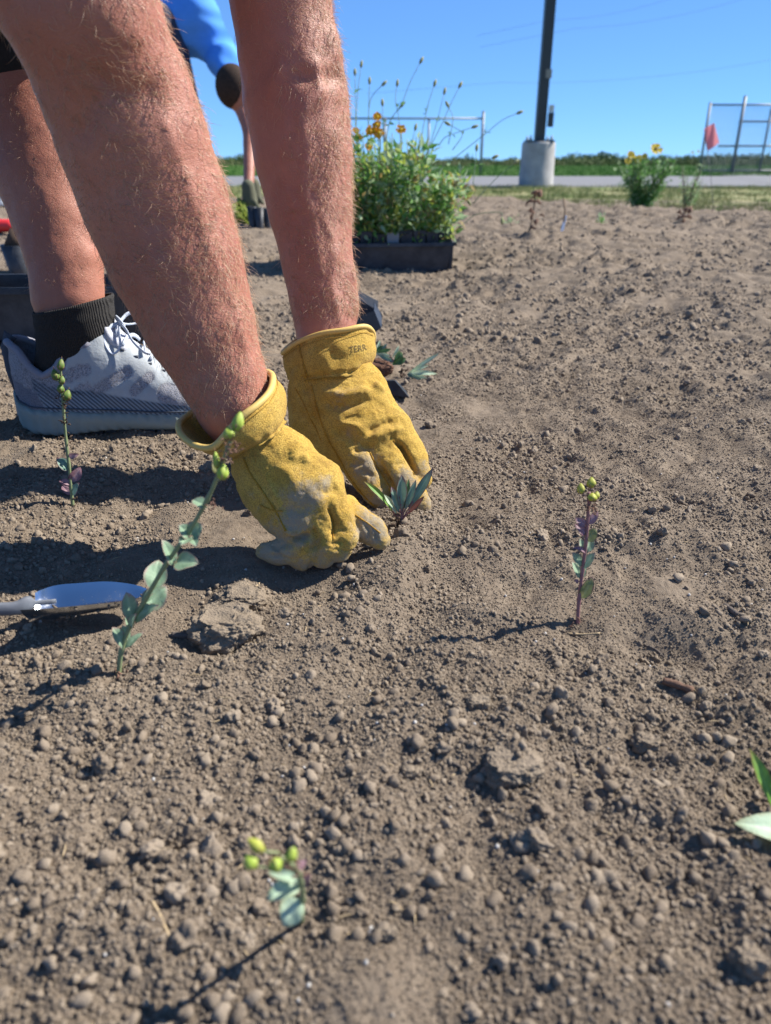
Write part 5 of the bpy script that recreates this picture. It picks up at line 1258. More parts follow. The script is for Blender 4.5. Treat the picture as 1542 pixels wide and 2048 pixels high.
def zrot(o, n):
    a_ = np.zeros((n, 3), dtype=np.float32); a_[:, 2] = np.random.uniform(-3.1, 3.1, n); o.data.attributes['rot'].data.foreach_set('vector', a_.ravel())
def wedge(n, y0, y1, x0=-.75, x1=.72): y = y0 + (y1 - y0) * np.random.rand(n) ** 1.0; return y * np.random.uniform(x0, x1, n), y
n = 11000; x, y = wedge(n, 5.7, yl + .1); k = (y > bed_edge(x) - .12 + .25 * np.random.rand(n) ** 2) & (noise2(x * 2.2, y * 2.2, 40) + .7 * np.random.rand(n) > -.05); x, y = x[k], y[k]
o = scatter('lawn_grass', 'thin dry lawn grass between the bed and the path', np.stack([x, y, np.full(len(x), LZ - .005)], 1), np.random.uniform(.6, 1.3, len(x)), [tuft_mesh('tuft', i, 14, .055, .035, MG1, .0035) for i in range(4)]); zrot(o, len(x))
n = 9000; x, y = wedge(n, yp + .2, yp + 26)
o = scatter('field_grass', 'green meadow grass beyond the path', np.stack([x, y, np.full(len(x), LZ - .04)], 1), np.random.uniform(.7, 1.3, len(x)) * (1 + (y - yp) / 30), [tuft_mesh('tuft', 20 + i, 16, .13, .12, MG2, .010) for i in range(4)]); zrot(o, len(x))
# belt of shrubs along the horizon and tall weeds before it
ML_FAR = grassmat('far_leaves', (.045, .085, .025), (.13, .17, .05))
def bush_mesh(name, seed, n, mat, flat_=.7, size=.10):
    rs = np.random.RandomState(seed); V = []; F = []
    for _ in range(n):
        v = rs.normal(0, 1, 3); v /= np.linalg.norm(v); r = rs.uniform(.35, 1) ** .6 * (1 + .3 * math.sin(v[0] * 5 + seed) * math.cos(v[1] * 4)); c_ = v * r * np.array([1, 1, flat_]); c_[2] = abs(c_[2]) * 1.2
        a = rs.normal(0, 1, 3); a /= np.linalg.norm(a); b = np.cross(a, rs.normal(0, 1, 3)); b /= np.linalg.norm(b); s_ = size * rs.uniform(.6, 1.4); k0 = len(V); V += [c_ - a * s_, c_ + b * s_ * .5, c_ + a * s_, c_ - b * s_ * .5]; F.append((k0, k0 + 1, k0 + 2, k0 + 3))
    me = mesh_np(name, np.array(V), F, False); me.materials.append(mat); return me
n = 1500; y = np.random.uniform(75, 125, n); x = y * np.random.uniform(-.8, .75, n); s_ = np.random.uniform(.8, 1.5, n) * (1 + .9 * noise2(x * .07, y * .03, 9) * (np.abs(noise2(x * .3, y * .1, 10)) + .4)) * np.where(x > y * .28, .72, 1.0)
o = scatter('shrub_belt', 'low dark green belt of shrubs along the horizon', np.stack([x, y, np.full(n, LZ - .1)], 1), s_, [bush_mesh('shrub', i, 260, ML_FAR) for i in range(4)]); zrot(o, n)
n = 1500; y = np.random.uniform(60, 80, n); x = y * np.random.uniform(-.75, .72, n); k = noise2(x * .12, y * .12, 12) > -.15; x, y = x[k], y[k]
o = scatter('tall_weeds', 'tall brownish weeds in the field before the shrubs', np.stack([x, y, np.full(len(x), LZ - .05)], 1), np.random.uniform(.7, 1.4, len(x)), [tuft_mesh('weeds', 60 + i, 30, .5, .35, MG3, .02) for i in range(3)]); zrot(o, len(x))

# ------------------------------------------------------------------ lamp post on its concrete base
pl = hz(1071, 373); lp = empty('lamp_post', pl); tag(lp, 'dark square lamp pole bolted on a pale round concrete base', 'lamp post'); dpl = depth_of(pl); rb = rad_of(33.5, dpl)
M_CONC = NT('pale_concrete', .9, .3); M_CONC.color(M_CONC.mix(M_CONC.ramp(M_CONC.noise(5, 6, .65), [(.35, 0), (.65, 1)]), (.30, .29, .28), (.42, .41, .39))); M_CONC.bump(M_CONC.noise(40, 4), .003); M_CONC = M_CONC.m
M_GALV = plain('galvanised_steel', (.20, .21, .225), .5, .5, .15, 20, metal=.3); M_POLE = plain('dark_pole_paint', (.035, .040, .045), .45, .5, .2, 8)
H = (P(1075, 285, dpl)[2] - pl[2]); m = MB(); n = 48; V = []
prof = [(0, rb * 1.02), (H * .30, rb * 1.01), (H * .31, rb * .995), (H * .62, rb * .99), (H * .63, rb * .98), (H * .95, rb * .97), (H * .985, rb * .945), (H, rb * .90)]
for z, r in prof:
    for j in range(n): V.append(pl + np.array([math.cos(2 * math.pi * j / n) * r, math.sin(2 * math.pi * j / n) * r, z - (.08 if z == 0 else 0)]))
F = [(i * n + j, i * n + (j + 1) % n, (i + 1) * n + (j + 1) % n, (i + 1) * n + j) for i in range(len(prof) - 1) for j in range(n)] + [tuple((len(prof) - 1) * n + j for j in range(n))]
m.add(V, F); m.build('concrete_base', M_CONC, lp)
top = pl + np.array([0, 0, H]); w0 = rad_of(20, dpl)
m = MB(); m.box(top + np.array([0, 0, .012]), (w0 * 2.6, w0 * 2.6, .024)); m.build('base_plate', M_POLE, lp, smooth=False)
m = MB(); m.box(top + np.array([0, 0, 3.6]), (w0 * .92, w0 * .92, 7.15)); m.build('pole', M_POLE, lp, smooth=False)
for sx, sy in ((-1, -1), (1, -1), (1, 1), (-1, 1)):
    m = MB(); m.tube([top + np.array([sx * w0, sy * w0, .02]), top + np.array([sx * w0, sy * w0, .10])], .014, 8); m.tube([top + np.array([sx * w0, sy * w0, .03]), top + np.array([sx * w0, sy * w0, .055])], .03, 6); m.build('bolt', M_GALV, lp)
bx = P(1078, 158, dpl); m = MB(); m.box((bx[0] - .005, pl[1] - w0 * .2, bx[2]), (.10, .11, .13)); m.build('junction_box', plain('grey_box_paint', (.25, .24, .22), .6), lp, smooth=False)
bx = P(1087, 222, dpl); m = MB(); m.box((bx[0], pl[1] - w0 * .75, bx[2]), (.07, .09, .10)); m.build('socket_box', plain('white_box_paint', (.55, .55, .53), .6), lp, smooth=False)
bx = P(1087, 243, dpl); m = MB(); m.box((bx[0], pl[1] - w0 * .75, bx[2]), (.085, .09, .22)); m.build('switch_box', M_POLE, lp, smooth=False)
m = MB(); m.box(top + np.array([.35, 0, 7.15]), (.75, .30, .10)); m.build('lamp_head', M_POLE, lp, smooth=False)

# ------------------------------------------------------------------ chain link gates
M_LINK = plain('chain_link_wire', (.24, .25, .27), .5, .5, .1, 20, metal=.3)
def fence_gate(name, label, posts, rails, yb):
    base = hz(posts[0][0], yb); g = empty(name, base); tag(g, label, 'gate', 'chain link gates beyond the path'); d = base[1]
    def at(px, py): r = ray(px, py); t = d / r[1]; return np.array([0, 0, CAMH]) + r * t
    for (px, py, r) in posts:
        p = at(px, py); m = MB(); m.tube([np.array([p[0], d, LZ - .1]), np.array([p[0], d, p[2]])], r, 10); m.tube([np.array([p[0], d, p[2]]), np.array([p[0], d, p[2] + .03])], [r * 1.15, r * .5], 10); m.build('post', M_GALV, g)
    for (xa, ya, xb, yb_) in rails:
        a, b = at(xa, ya), at(xb, yb_); z = (a[2] + b[2]) / 2; m = MB(); m.tube([np.array([a[0], d + .004, z]), np.array([b[0], d + .004, z])], .028, 8); m.build('rail', M_GALV, g)
    return g, at
g, at = fence_gate('chain_link_gate', 'tall chain link gate with steel posts at the far right', [(1421, 206, .040), (1491, 193, .050), (1543, 219, .035), (1600, 200, .045)], [(1421, 211, 1600, 208), (1478, 243, 1600, 243), (1437, 291, 1600, 293), (1405, 340, 1600, 342)], 348)
d_ = hz(1421, 348)[1]
def at_(px, py, d): r = ray(px, py); t = d / r[1]; return np.array([0, 0, CAMH]) + r * t
pa, pb = at_(1421, 211, d_), at_(1600, 211, d_)
def add_link(g, x0, x1, z0, z1, d):
    m = MB(); s_ = .10; H_ = z1 - z0
    for i in range(int((x1 - x0 + H_) / s_) + 1):
        for sg in (0, 1):
            c_ = x0 + i * s_; q = []
            for t in np.linspace(0, 1, 41):
                x = c_ - H_ + H_ * t; zz = z0 + H_ * t if sg == 0 else z1 - H_ * t
                if x0 <= x <= x1: q.append((x, zz))
            if len(q) > 1: m.tube([np.array([q[0][0], d - .03, q[0][1]]), np.array([q[-1][0], d - .03, q[-1][1]])], .0055, 3, cap=False)
    m.build('chain_link', M_LINK, g)['kind'] = 'stuff'
add_link(g, pa[0], pb[0], LZ, pa[2], d_)
fence_gate('chain_link_gate', 'low steel frame gate behind the tray of flowering seedlings', [(967, 224, .042), (858, 240, .034), (770, 236, .042), (690, 236, .04)], [(690, 237, 967, 237)], 350)
# faint cables
def cable(a, b, label):
    A, B_ = at_(*a, 70), at_(*b, 70); q = [A + (B_ - A) * t - np.array([0, 0, 4 * t * (1 - t) * .5]) for t in np.linspace(0, 1, 12)]; m = MB(); m.tube([A + (A - B_) * .5] + q + [B_ + (B_ - A) * .5], .008, 4); o = m.build('overhead_cable', plain('cable_grey', (.14, .16, .19), .8), None, base=A); tag(o, label, 'cable', 'overhead cables in the sky')
cable((1000, 165), (1542, 120), 'lowest thin overhead cable crossing the sky behind the lamp pole'); cable((1150, 57), (1542, -20), 'middle thin overhead cable high in the sky'); cable((1100, 40), (1400, -25), 'uppermost thin overhead cable near the top edge')

# ------------------------------------------------------------------ marker flag, shrubs, stakes at the edge of the bed
gf = G(1429, 428); df = depth_of(gf); fl = empty('marker_flag', gf); tag(fl, 'pink plastic marker flag on a thin wire by the gate', 'flag')
m = MB(); m.tube([gf - np.array([0, 0, .02]), P(1424, 380, df), P(1419, 330, df), P(1409, 258, df)], .0022, 6); m.build('wire', plain('flag_wire', (.12, .11, .10), .5), fl)
cr_ = [np.array(P(*a, df)) for a in ((1408, 258), (1427, 246), (1440, 285), (1415, 302))]; V = []
for i in range(9):
    for j in range(7): u, v = i / 8, j / 6; p = (cr_[0] * (1 - u) + cr_[1] * u) * (1 - v) + (cr_[3] * (1 - u) + cr_[2] * u) * v; V.append(p + np.array([0, .012 * math.sin(u * 5 + v * 3), 0]))
s = NT('pink_flag_plastic', .5, .4); s.color((.95, .24, .27)); tr_ = s.n('ShaderNodeBsdfTranslucent'); tr_.inputs[0].default_value = (1.0, .36, .38, 1); mx = s.n('ShaderNodeMixShader'); mx.inputs[0].default_value = .5; s.L(s.b.outputs[0], mx.inputs[1]); s.L(tr_.outputs[0], mx.inputs[2]); s.L(mx.outputs[0], s.t.nodes['Material Output'].inputs[0])
m = MB(); m.add(V, [(i * 7 + j, (i + 1) * 7 + j, (i + 1) * 7 + j + 1, i * 7 + j + 1) for i in range(8) for j in range(6)]); m.build('flag_sheet', s.m, fl)
def leaf_cloud(pts_fn, n, size, mats, parent, name, seed, narrow=.42):
    """many small leaves, each a folded blade of six faces"""
    rs = np.random.RandomState(seed); V = []; F = []; Mi = []; b0 = parent_world(parent)
    for _ in range(n):
        c_, out = pts_fn(rs); d = out + rs.normal(0, .6, 3); d /= np.linalg.norm(d); s_ = np.cross(d, rs.normal(0, 1, 3)); s_ /= np.linalg.norm(s_); nn = np.cross(d, s_); L = size * rs.uniform(.6, 1.4); W = L * narrow; k0 = len(V)
        V += [c_, c_ + d * L * .4 + s_ * W * .5 + nn * W * .15, c_ + d * L * .45 - nn * W * .05, c_ + d * L * .4 - s_ * W * .5 + nn * W * .15, c_ + d * L + nn * L * -.12]
        F += [(k0, k0 + 1, k0 + 2), (k0, k0 + 2, k0 + 3), (k0 + 1, k0 + 4, k0 + 2), (k0 + 2, k0 + 4, k0 + 3)]; Mi += [rs.randint(len(mats))] * 4
    me = mesh_np(name, np.array(V) - b0, F, False); o = link(name, me, mats, parent); me.polygons.foreach_set('material_index', Mi[:len(me.polygons)]); o['kind'] = 'stuff'; return o
def lm(name, a, rough=.6, tr=.42):
    s = NT(name, rough, .3); f = s.noise(60, 3); c = s.mix(f, tuple(x * .75 for x in a), tuple(min(1, x * 1.25) for x in a)); s.color(c); t = s.n('ShaderNodeBsdfTranslucent'); s.L(c, t.inputs[0]); mx = s.n('ShaderNodeMixShader'); mx.inputs[0].default_value = tr; s.L(s.b.outputs[0], mx.inputs[1]); s.L(t.outputs[0], mx.inputs[2]); s.L(mx.outputs[0], s.t.nodes['Material Output'].inputs[0]); return s.m
MLa, MLb, MLc, MLd = lm('leaf_mid_green', (.15, .32, .075)), lm('leaf_grey_green', (.35, .47, .26)), lm('leaf_yellow_green', (.42, .50, .10)), lm('leaf_deep_green', (.075, .18, .045))
MLe = lm('leaf_withered', (.36, .27, .10)); MYEL = lm('yellow_petal', (.80, .58, .02), .5, .35); MORA = lm('orange_petal', (.85, .36, .01), .5, .35)
def shrub(px, py, top, wpx, label, mats, seed, nb, nl, size, flowers=(), fm=None, lean=0, narrow=.42):
    b = G(px, py); d = depth_of(b); t = P(px, top, d); H = t[2] - b[2]; W = rad_of(wpx / 2, d); g = empty('shrub', b); tag(g, label, 'shrub'); rs = np.random.RandomState(seed); tips = []
    for k in range(nb):
        a = rs.uniform(0, 6.28); r = rs.uniform(.3, 1); tp = b + np.array([math.cos(a) * W * r + lean * H, math.sin(a) * W * .7 * r, H * rs.uniform(.55, 1)]); md = b + (tp - b) * .45 + rs.normal(0, .03, 3) * H; q = catmull([b - np.array([0, 0, .02]), b + (md - b) * .4 + rs.normal(0, .01, 3), md, tp], 4); tips.append(q)
        m = MB(); m.tube(q, list(np.linspace(.006, .0015, len(q))), 5); m.build('branch', M_STEMB, g)
    def fn(rs):
        q = tips[rs.randint(len(tips))]; i = int(rs.uniform(.22, 1) ** .8 * (len(q) - 1)); p = q[i] + rs.normal(0, .045 * H + .004, 3); o = p - b - np.array([0, 0, H * .3]); return p, o / (np.linalg.norm(o) + 1e-9)
    leaf_cloud(fn, nl, size, mats, g, 'foliage', seed, narrow)
    for (fx_, fy_, r) in flowers: flower(g, P(fx_, fy_, d - .05), rad_of(r, d), fm or MYEL, seed)
    return g
def flower(parent, c, r, mat, seed=0, n=8, face=None):
    rs = np.random.RandomState(seed + int(abs(c[0]) * 1e4) % 997); m = MB(); f = np.array(face if face is not None else [0, -.9, .45]) + rs.normal(0, .10, 3); f /= np.linalg.norm(f); u = np.cross(f, [0, 0, 1.]); u /= np.linalg.norm(u); v = np.cross(f, u)
    for k in range(n):
        a = 2 * math.pi * k / n + rs.uniform(-.2, .2); d = u * math.cos(a) + v * math.sin(a); s_ = np.cross(f, d); L = r * rs.uniform(.85, 1.15)
        m.add([c + d * r * .12 - s_ * r * .1, c + d * r * .12 + s_ * r * .1, c + d * L * .8 + s_ * r * .34 + f * r * .15, c + d * L + f * r * .05, c + d * L * .8 - s_ * r * .34 + f * r * .15], [(0, 1, 2, 3, 4)])
    o = m.build('flower', mat, parent, smooth=False); m = MB(); m.tube([c - f * r * .1, c + f * r * .1, c + f * r * .22], [r * .26, r * .28, r * .12], 8); m.build('flower_centre', MYEL if mat is not MYEL else MLe, o); return o
shrub(1284, 418, 306, 128, 'leafy green shrub with bright yellow flowers at the bed edge', [MLa, MLd, MLd, MLb], 4, 22, 2600, .036, [(1312, 298, 13), (1277, 318, 9), (1262, 310, 9), (1256, 322, 7), (1290, 312, 6)])
shrub(1372, 415, 322, 56, 'thin grey green shrub beside the pink flag', [MLb, MLb, MLa], 9, 14, 420, .024, [], None, 0)
shrub(1392, 338, 300, 60, 'small dry weed with pale flower heads in front of the gate', [MLb, MLe], 12, 9, 120, .020, [(1385, 305, 3), (1397, 303, 3)])
def dead(pts, d0, label, mat=None, r=.004):
    b = G(*pts[0]); d = depth_of(b); m = MB(); g = empty('dead_stem', b); tag(g, label, 'dead stem'); m.tube(catmull([P(x, y, d) for x, y in pts], 4), r, 6); m.build('stem', mat or M_STEMB, g); bits(g, P(*pts[-1], d), 12, .02, .03, M_DRY, 3); bits(g, P(*pts[len(pts) // 2], d), 10, .02, .025, M_DRY, 4)
dead([(1056, 466), (1064, 440), (1071, 392)], 0, 'withered brown stem standing left of the white plant tag')
b = G(1126, 463); d = depth_of(b); g = empty('plant_tag', b); tag(g, 'small white plant tag stuck in the soil beside a withered stalk', 'plant tag'); m = MB(); panel(m, [P(1121, 463, d), P(1127, 461, d), P(1134, 432, d), P(1129, 430, d)], .002); m.build('tag_blade', plain('white_plastic', (.62, .66, .72), .5), g, smooth=False); m = MB(); m.tube([P(1128, 445, d), P(1130, 420, d), P(1127, 396, d)], .004, 6); m.build('stalk', M_STEMB, g)
dead([(1345, 448), (1360, 440), (1372, 424)], 0, 'pale bent twig lying below the thin grey green shrub', M_STRAW)
for (px, py, tp, w, lab, sd) in [(1018, 452, 430, 30, 'tiny sprout on the bare soil right of the seedling tray', 3), (1200, 452, 440, 18, 'tiny green sprout below the yellow flowered shrub', 5)]:
    b = G(px, py); d = depth_of(b); g = empty('sprout', b); tag(g, lab, 'sprout')
    leaf_cloud(lambda rs, b=b, d=d, w=w, tp=tp: (b + np.array([rs.normal(0, rad_of(w / 3, d)), rs.normal(0, .02), abs(rs.normal(0, rad_of(8, d)))]), np.array([rs.normal(), rs.normal(), 1.5])), 26, .022, [MLb, MLa], g, 'foliage', sd)

# ------------------------------------------------------------------ tray of flowering seedlings
bT = G(905, 543); dT = depth_of(bT); TX1 = bT[0]; TL = .53; TW = .26; ang = R(7)
ex = np.array([math.cos(ang), math.sin(ang), 0]); ey = np.array([-math.sin(ang), math.cos(ang), 0]); ez = np.array([0, 0, 1.])
T0 = np.array([bT[0], bT[1], 0]) - ex * TL; T0[2] = min(ghs(T0[0] + .2, T0[1]), bT[2]) + .002
TH = rad_of(54, dT)
TS = lambda u, v, z: T0 + ex * u + ey * v + ez * z
tray = empty('seedling_tray', T0); tag(tray, 'long black nursery tray packed with flowering seedlings right of the far arm', 'plant tray')
def tray_walls(TSf, L, W, H, tray, mat, t=.004, flare=.012):
    for nm, (a, b) in {'front_wall': ((0, 0), (L, 0)), 'back_wall': ((0, W), (L, W)), 'side_wall': ((0, 0), (0, W)), 'end_wall': ((L, 0), (L, W))}.items():
        m = MB(); c_ = np.array([L / 2, W / 2]); A, B_ = np.array(a, float), np.array(b, float); o_ = (A + B_) / 2 - c_; o_ /= np.linalg.norm(o_)
        p = [TSf(*(A - o_ * flare), 0), TSf(*(B_ - o_ * flare), 0), TSf(*B_, H), TSf(*A, H)]; panel(m, p, t)
        r = [TSf(*(A - o_ * .001), H - .004), TSf(*(B_ - o_ * .001), H - .004), TSf(*(B_ + o_ * .010), H - .002), TSf(*(A + o_ * .010), H - .002)]; panel(m, r, t)
        r = [TSf(*(A + o_ * .010), H - .002), TSf(*(B_ + o_ * .010), H - .002), TSf(*(B_ + o_ * .011), H - .012), TSf(*(A + o_ * .011), H - .012)]; panel(m, r, .003)
        m.build(nm, mat, tray, smooth=False)
    m = MB(); panel(m, [TSf(.004, .004, .003), TSf(L - .004, .004, .003), TSf(L - .004, W - .004, .003), TSf(.004, W - .004, .003)], .003); m.build('tray_floor', mat, tray, smooth=False)
tray_walls(TS, TL, TW, TH, tray, M_BLKG)
NC, NR = 11, 3; cw = TL / NC; rw = TW / NR; plants = []
LAB = ['with orange tinged lower leaves', 'with pale grey green leaves', 'with dense mid green leaves']
def pot_mesh(parent, c, w, h, z0, mat):
    m = MB(); V = []; hw = w / 2
    for (z, k) in ((z0, .78), (h, 1.0), (h, .93), (h - .012, .90)):
        for sx, sy in ((-1, -1), (1, -1), (1, 1), (-1, 1)): V.append(c + ex * sx * hw * k + ey * sy * hw * k + ez * z)
    F = [(3, 2, 1, 0)] + [(i * 4 + j, i * 4 + (j + 1) % 4, (i + 1) * 4 + (j + 1) % 4, (i + 1) * 4 + j) for i in range(3) for j in range(4)]
    m.add(V, F); o = m.build('pot', mat, parent, smooth=False); m = MB(); m.add([V[12], V[13], V[14], V[15]], [(0, 1, 2, 3)]); m.build('potting_soil', MAT_SOIL, o, smooth=False)
M_CLR = NT('cloudy_plastic', .3, .5); M_CLR.color((.24, .26, .28)); M_CLR = M_CLR.m
rsT = np.random.RandomState(12)
for r_ in range(NR):
    for c_i in range(NC):
        u, v = (c_i + .5) * cw, (r_ + .5) * rw; c = TS(u, v, 0); g = empty('potted_seedling', c)
        row = ['front', 'middle', 'back'][r_]; nth = ['first', 'second', 'third', 'fourth', 'fifth', 'sixth', 'seventh', 'eighth', 'ninth', 'tenth', 'eleventh'][NC - 1 - c_i]
        tag(g, "%s seedling from the right in the tray's %s row, %s leaves" % (nth, row, 'greyish' if c_i > 4 else 'fresh green'), 'seedling', 'seedlings in the black tray')
        pot_mesh(g, c, cw * .93, TH + rad_of(18, dT) + rsT.uniform(-.006, .006), .012, M_CLR if (r_ == 0 and c_i == 6) else M_BLKG)
        zt = TH + rad_of(18, dT); H = rsT.uniform(.23, .34) - .02 * (r_ == 0); spr = .034; lx = rsT.uniform(-.02, .03) + (.05 if c_i >= 9 else 0)
        if c_i >= 9: H *= .78
        tops = []
        for k in range(3):
            tp = c + ez * (zt + H * rsT.uniform(.8, 1.05)) + ex * (lx + rsT.normal(0, spr * .7)) + ey * rsT.normal(0, spr * .7); q = catmull([c + ez * (zt - .015), c + ez * (zt + H * .4) + ex * lx * .3 + np.append(rsT.normal(0, .008, 2), 0), tp], 4); m = MB(); m.tube(q, .0016, 5); m.build('stem', M_STEM, g); tops.append(q)
        pal = [MLa, MLb, MLb, MLa, MLc] if c_i > 4 else [MLa, MLa, MLb, MLc, MLd]
        if rsT.rand() < .45: pal = pal + [MLe]
        def fn(rs, tops=tops, spr=spr, H=H):
            q = tops[rs.randint(3)]; t = rs.uniform(.05, 1); i = t * (len(q) - 1); a = q[int(i)]; p = a + np.append(rs.normal(0, spr * .62, 2), rs.normal(0, .012)); o = p - a + np.array([0, 0, .012]); return p, o / (np.linalg.norm(o) + 1e-9)
        leaf_cloud(fn, 180 if r_ < 2 else 120, .033, pal, g, 'foliage', 100 + r_ * 20 + c_i, .40)
        plants.append((c, g))
def nearest(p): return min(plants, key=lambda q: abs(q[0][0] - p[0]) + .3 * abs(q[0][1] - p[1] ))[1]
M_STALK = plain('grey_green_stalk', (.16, .23, .13), .6, .3, .25, 60); M_BUD = plain('flower_bud', (.26, .27, .13), .8, .2, .5, 300, bumpd=.001)
stalks = [[(765, 335), (778, 250), (803, 208), (820, 165), (840, 126)], [(805, 325), (798, 240), (791, 199), (794, 172)], [(735, 305), (738, 218), (746, 190), (764, 171)], [(712, 255), (716, 180), (722, 134)], [(835, 325), (847, 253), (857, 206), (868, 172)],
    [(857, 300), (884, 248), (899, 213), (918, 175)], [(870, 345), (914, 312), (971, 267), (1005, 240), (1034, 227)], [(877, 292), (890, 275), (914, 265), (944, 255)], [(946, 407), (988, 361), (1027, 328)], [(926, 350), (955, 330), (985, 316)],
    [(857, 300), (875, 240), (888, 188)], [(897, 288), (906, 238), (897, 214)], [(946, 370), (950, 330), (953, 301)], [(770, 305), (779, 245), (801, 214)], [(737, 265), (738, 200), (739, 167)], [(818, 312), (824, 285), (830, 260)], [(768, 305), (766, 250), (765, 211)], [(712, 300), (711, 210), (710, 150)],
    [(905, 300), (925, 268), (900, 250)], [(862, 420), (920, 385), (935, 400)], [(915, 460), (950, 430), (1000, 425), (1004, 436)]]
for k, st in enumerate(stalks):
    d = dT + .05 + .02 * (k % 4); q = catmull([P(x, y, d) for x, y in st], 5); pr = nearest(q[0]); m = MB(); m.tube(q, list(np.linspace(.0017, .0011, len(q))), 5); so = m.build('flower_stalk', M_STALK, pr)
    ax_ = q[-1] - q[-2]; ax_ /= np.linalg.norm(ax_); m = MB(); m.tube([q[-1] - ax_ * .002, q[-1] + ax_ * .008, q[-1] + ax_ * .018, q[-1] + ax_ * .026], [.003, .0062, .0052, .0016], 8); m.build('bud', M_BUD, so)
    if k % 3 != 2:
        mid = q[len(q) // 2]; leaf_cloud(lambda rs, mid=mid: (mid + rs.normal(0, .003, 3), np.array([rs.normal(), rs.normal(), .4])), 4, .024, [MLa, MLd], so, 'stalk_leaves', k, .25)
for (x, y, r) in [(755, 234, 10), (754, 250, 10), (741, 262, 11), (758, 266, 11), (802, 259, 10), (717, 276, 9), (738, 293, 9), (748, 262, 9), (712, 262, 8)]:
    p = P(x, y, dT - .02); pr = nearest(p); flower(pr, p, rad_of(r, dT), MORA, int(x))
    m = MB(); m.tube(catmull([p + np.array([0, .004, 0]), p + np.array([.004, .01, -.05]), p + np.array([0, .02, -.14])], 4), .0014, 5); m.build('flower_stalk', M_STALK, pr)

# ------------------------------------------------------------------ trays and things behind the leg
gt = G(60, 684); d = depth_of(gt); W0 = np.array([G(-60, 684)[0], gt[1], gt[2]]); WT = G(312, 684)[0] - W0[0]
TS2 = lambda u, v, z: W0 + np.array([u, v + u * .02, z]); t2 = empty('plant_tray', W0); tag(t2, 'empty black tray standing on the soil behind the grey shoe', 'plant tray'); tray_walls(TS2, WT, .20, P(60, 568, d)[2] - gt[2], t2, M_BLKG, .003, .004)
gp = G(44, 546); d = depth_of(gp); g = empty('nursery_pot', gp); tag(g, 'grey black nursery pot behind the empty tray at the left edge', 'nursery pot'); ex_, ey_ = ex, ey
pot_h = P(44, 486, d)[2] - gp[2]; m = MB(); m.tube([gp, gp + ez * pot_h, gp + ez * (pot_h - .01)], [rad_of(22, d), rad_of(30, d), rad_of(26, d)], 24, cap=False); m.build('pot_wall', M_BLKG, g); m = MB(); m.tube([gp + ez * (pot_h - .012), gp + ez * (pot_h + .05)], [rad_of(26, d), .01], 16); m.build('dead_leaves', M_DRYD, g)
gh_ = G(20, 470); d = depth_of(gh_); g = empty('garden_shears', gh_); tag(g, 'red handled garden tool lying above the grey pot at the left edge', 'garden tool')
m = MB(); m.tube([P(-60, 455, d), P(-10, 452, d), P(20, 451, d), P(29, 452, d)], [rad_of(11, d), rad_of(13, d), rad_of(12, d), rad_of(10, d)], 16); m.build('handle', plain('red_plastic', (.62, .03, .03), .4), g); m = MB(); m.tube([P(28, 452, d), P(41, 454, d)], [rad_of(10, d), rad_of(8, d)], 16); m.build('handle_end', plain('orange_plastic', (.75, .16, .03), .4), g)
m = MB(); m.tube([P(35, 458, d), P(20, 480, d - .02), P(2, 505, d - .04), P(-20, 520, d - .05)], rad_of(3, d), 8); m.build('shaft', M_POLE, g)
gb = G(0, 414); d = depth_of(gb); g = empty('bucket', gb); tag(g, 'pale translucent plastic bucket far behind at the left edge', 'bucket'); hb = P(0, 342, d)[2] - gb[2]; m = MB(); pr_ = []
rad_ = [rad_of(24 + 5 * i / 12, d) * (1.03 if i % 3 == 1 else 1) for i in range(13)]; m.tube([gb + ez * hb * i / 12 for i in range(13)], rad_, 28); M_BUCK = NT('milky_plastic', .35, .5); M_BUCK.color(M_BUCK.mix(M_BUCK.noise(6), (.50, .56, .60), (.62, .66, .68))); m.build('bucket_wall', M_BUCK.m, g); m = MB(); m.tube([gb + ez * hb, gb + ez * hb * 1.02], [rad_[-1] * 1.08, rad_[-1] * 1.06], 28); m.build('rim', M_BUCK.m, g)
m = MB(); m.tube([P(6, 384, d - rad_[0] * 1.1), P(6, 384, d - rad_[0] * 1.25)], [rad_of(5, d)] * 2, 12); m.build('orange_cap', plain('orange_spot', (.75, .22, .12), .5), g)
# pots and yellow green weed by the other gardener
for (px, py, tp, lab) in [(506, 456, 412, 'black nursery pot nearest the kneeling gardener in blue'), (520, 457, 414, 'black nursery pot between arm and pale pot behind the forearms'), (536, 457, 415, 'shiny black nursery pot half hidden by the far forearm')]:
    b = G(px, py); d = depth_of(b); h = P(px, tp, d)[2] - b[2]; g = empty('nursery_pot', b); tag(g, lab, 'nursery pot', 'pots beside the gardener in blue'); m = MB(); m.tube([b, b + ez * h, b + ez * (h - .012)], [rad_of(7, d), rad_of(9.5, d), rad_of(8, d)], 16, cap=False); m.build('pot_wall', M_BLKG, g); m = MB(); m.tube([b + ez * (h - .014), b + ez * (h - .010)], [rad_of(8, d)] * 2, 16); m.build('potting_soil', MAT_SOIL, g)
b = G(488, 452); d = depth_of(b); g = empty('pulled_weed', b); tag(g, 'yellow green pulled weed lying by the black pots behind the forearms', 'weed'); m = MB(); rs_ = np.random.RandomState(6)
for _ in range(70):
    t0 = P(478 + rs_.uniform(-4, 6), 395 + rs_.uniform(0, 30), d); t1 = P(490 + rs_.uniform(-10, 12), 452 - rs_.uniform(0, 12), d); m.tube(catmull([t0, (t0 + t1) / 2 + rs_.normal(0, .03, 3), t1], 3), .003, 4)
m.build('fronds', MLc, g)['kind'] = 'stuff'

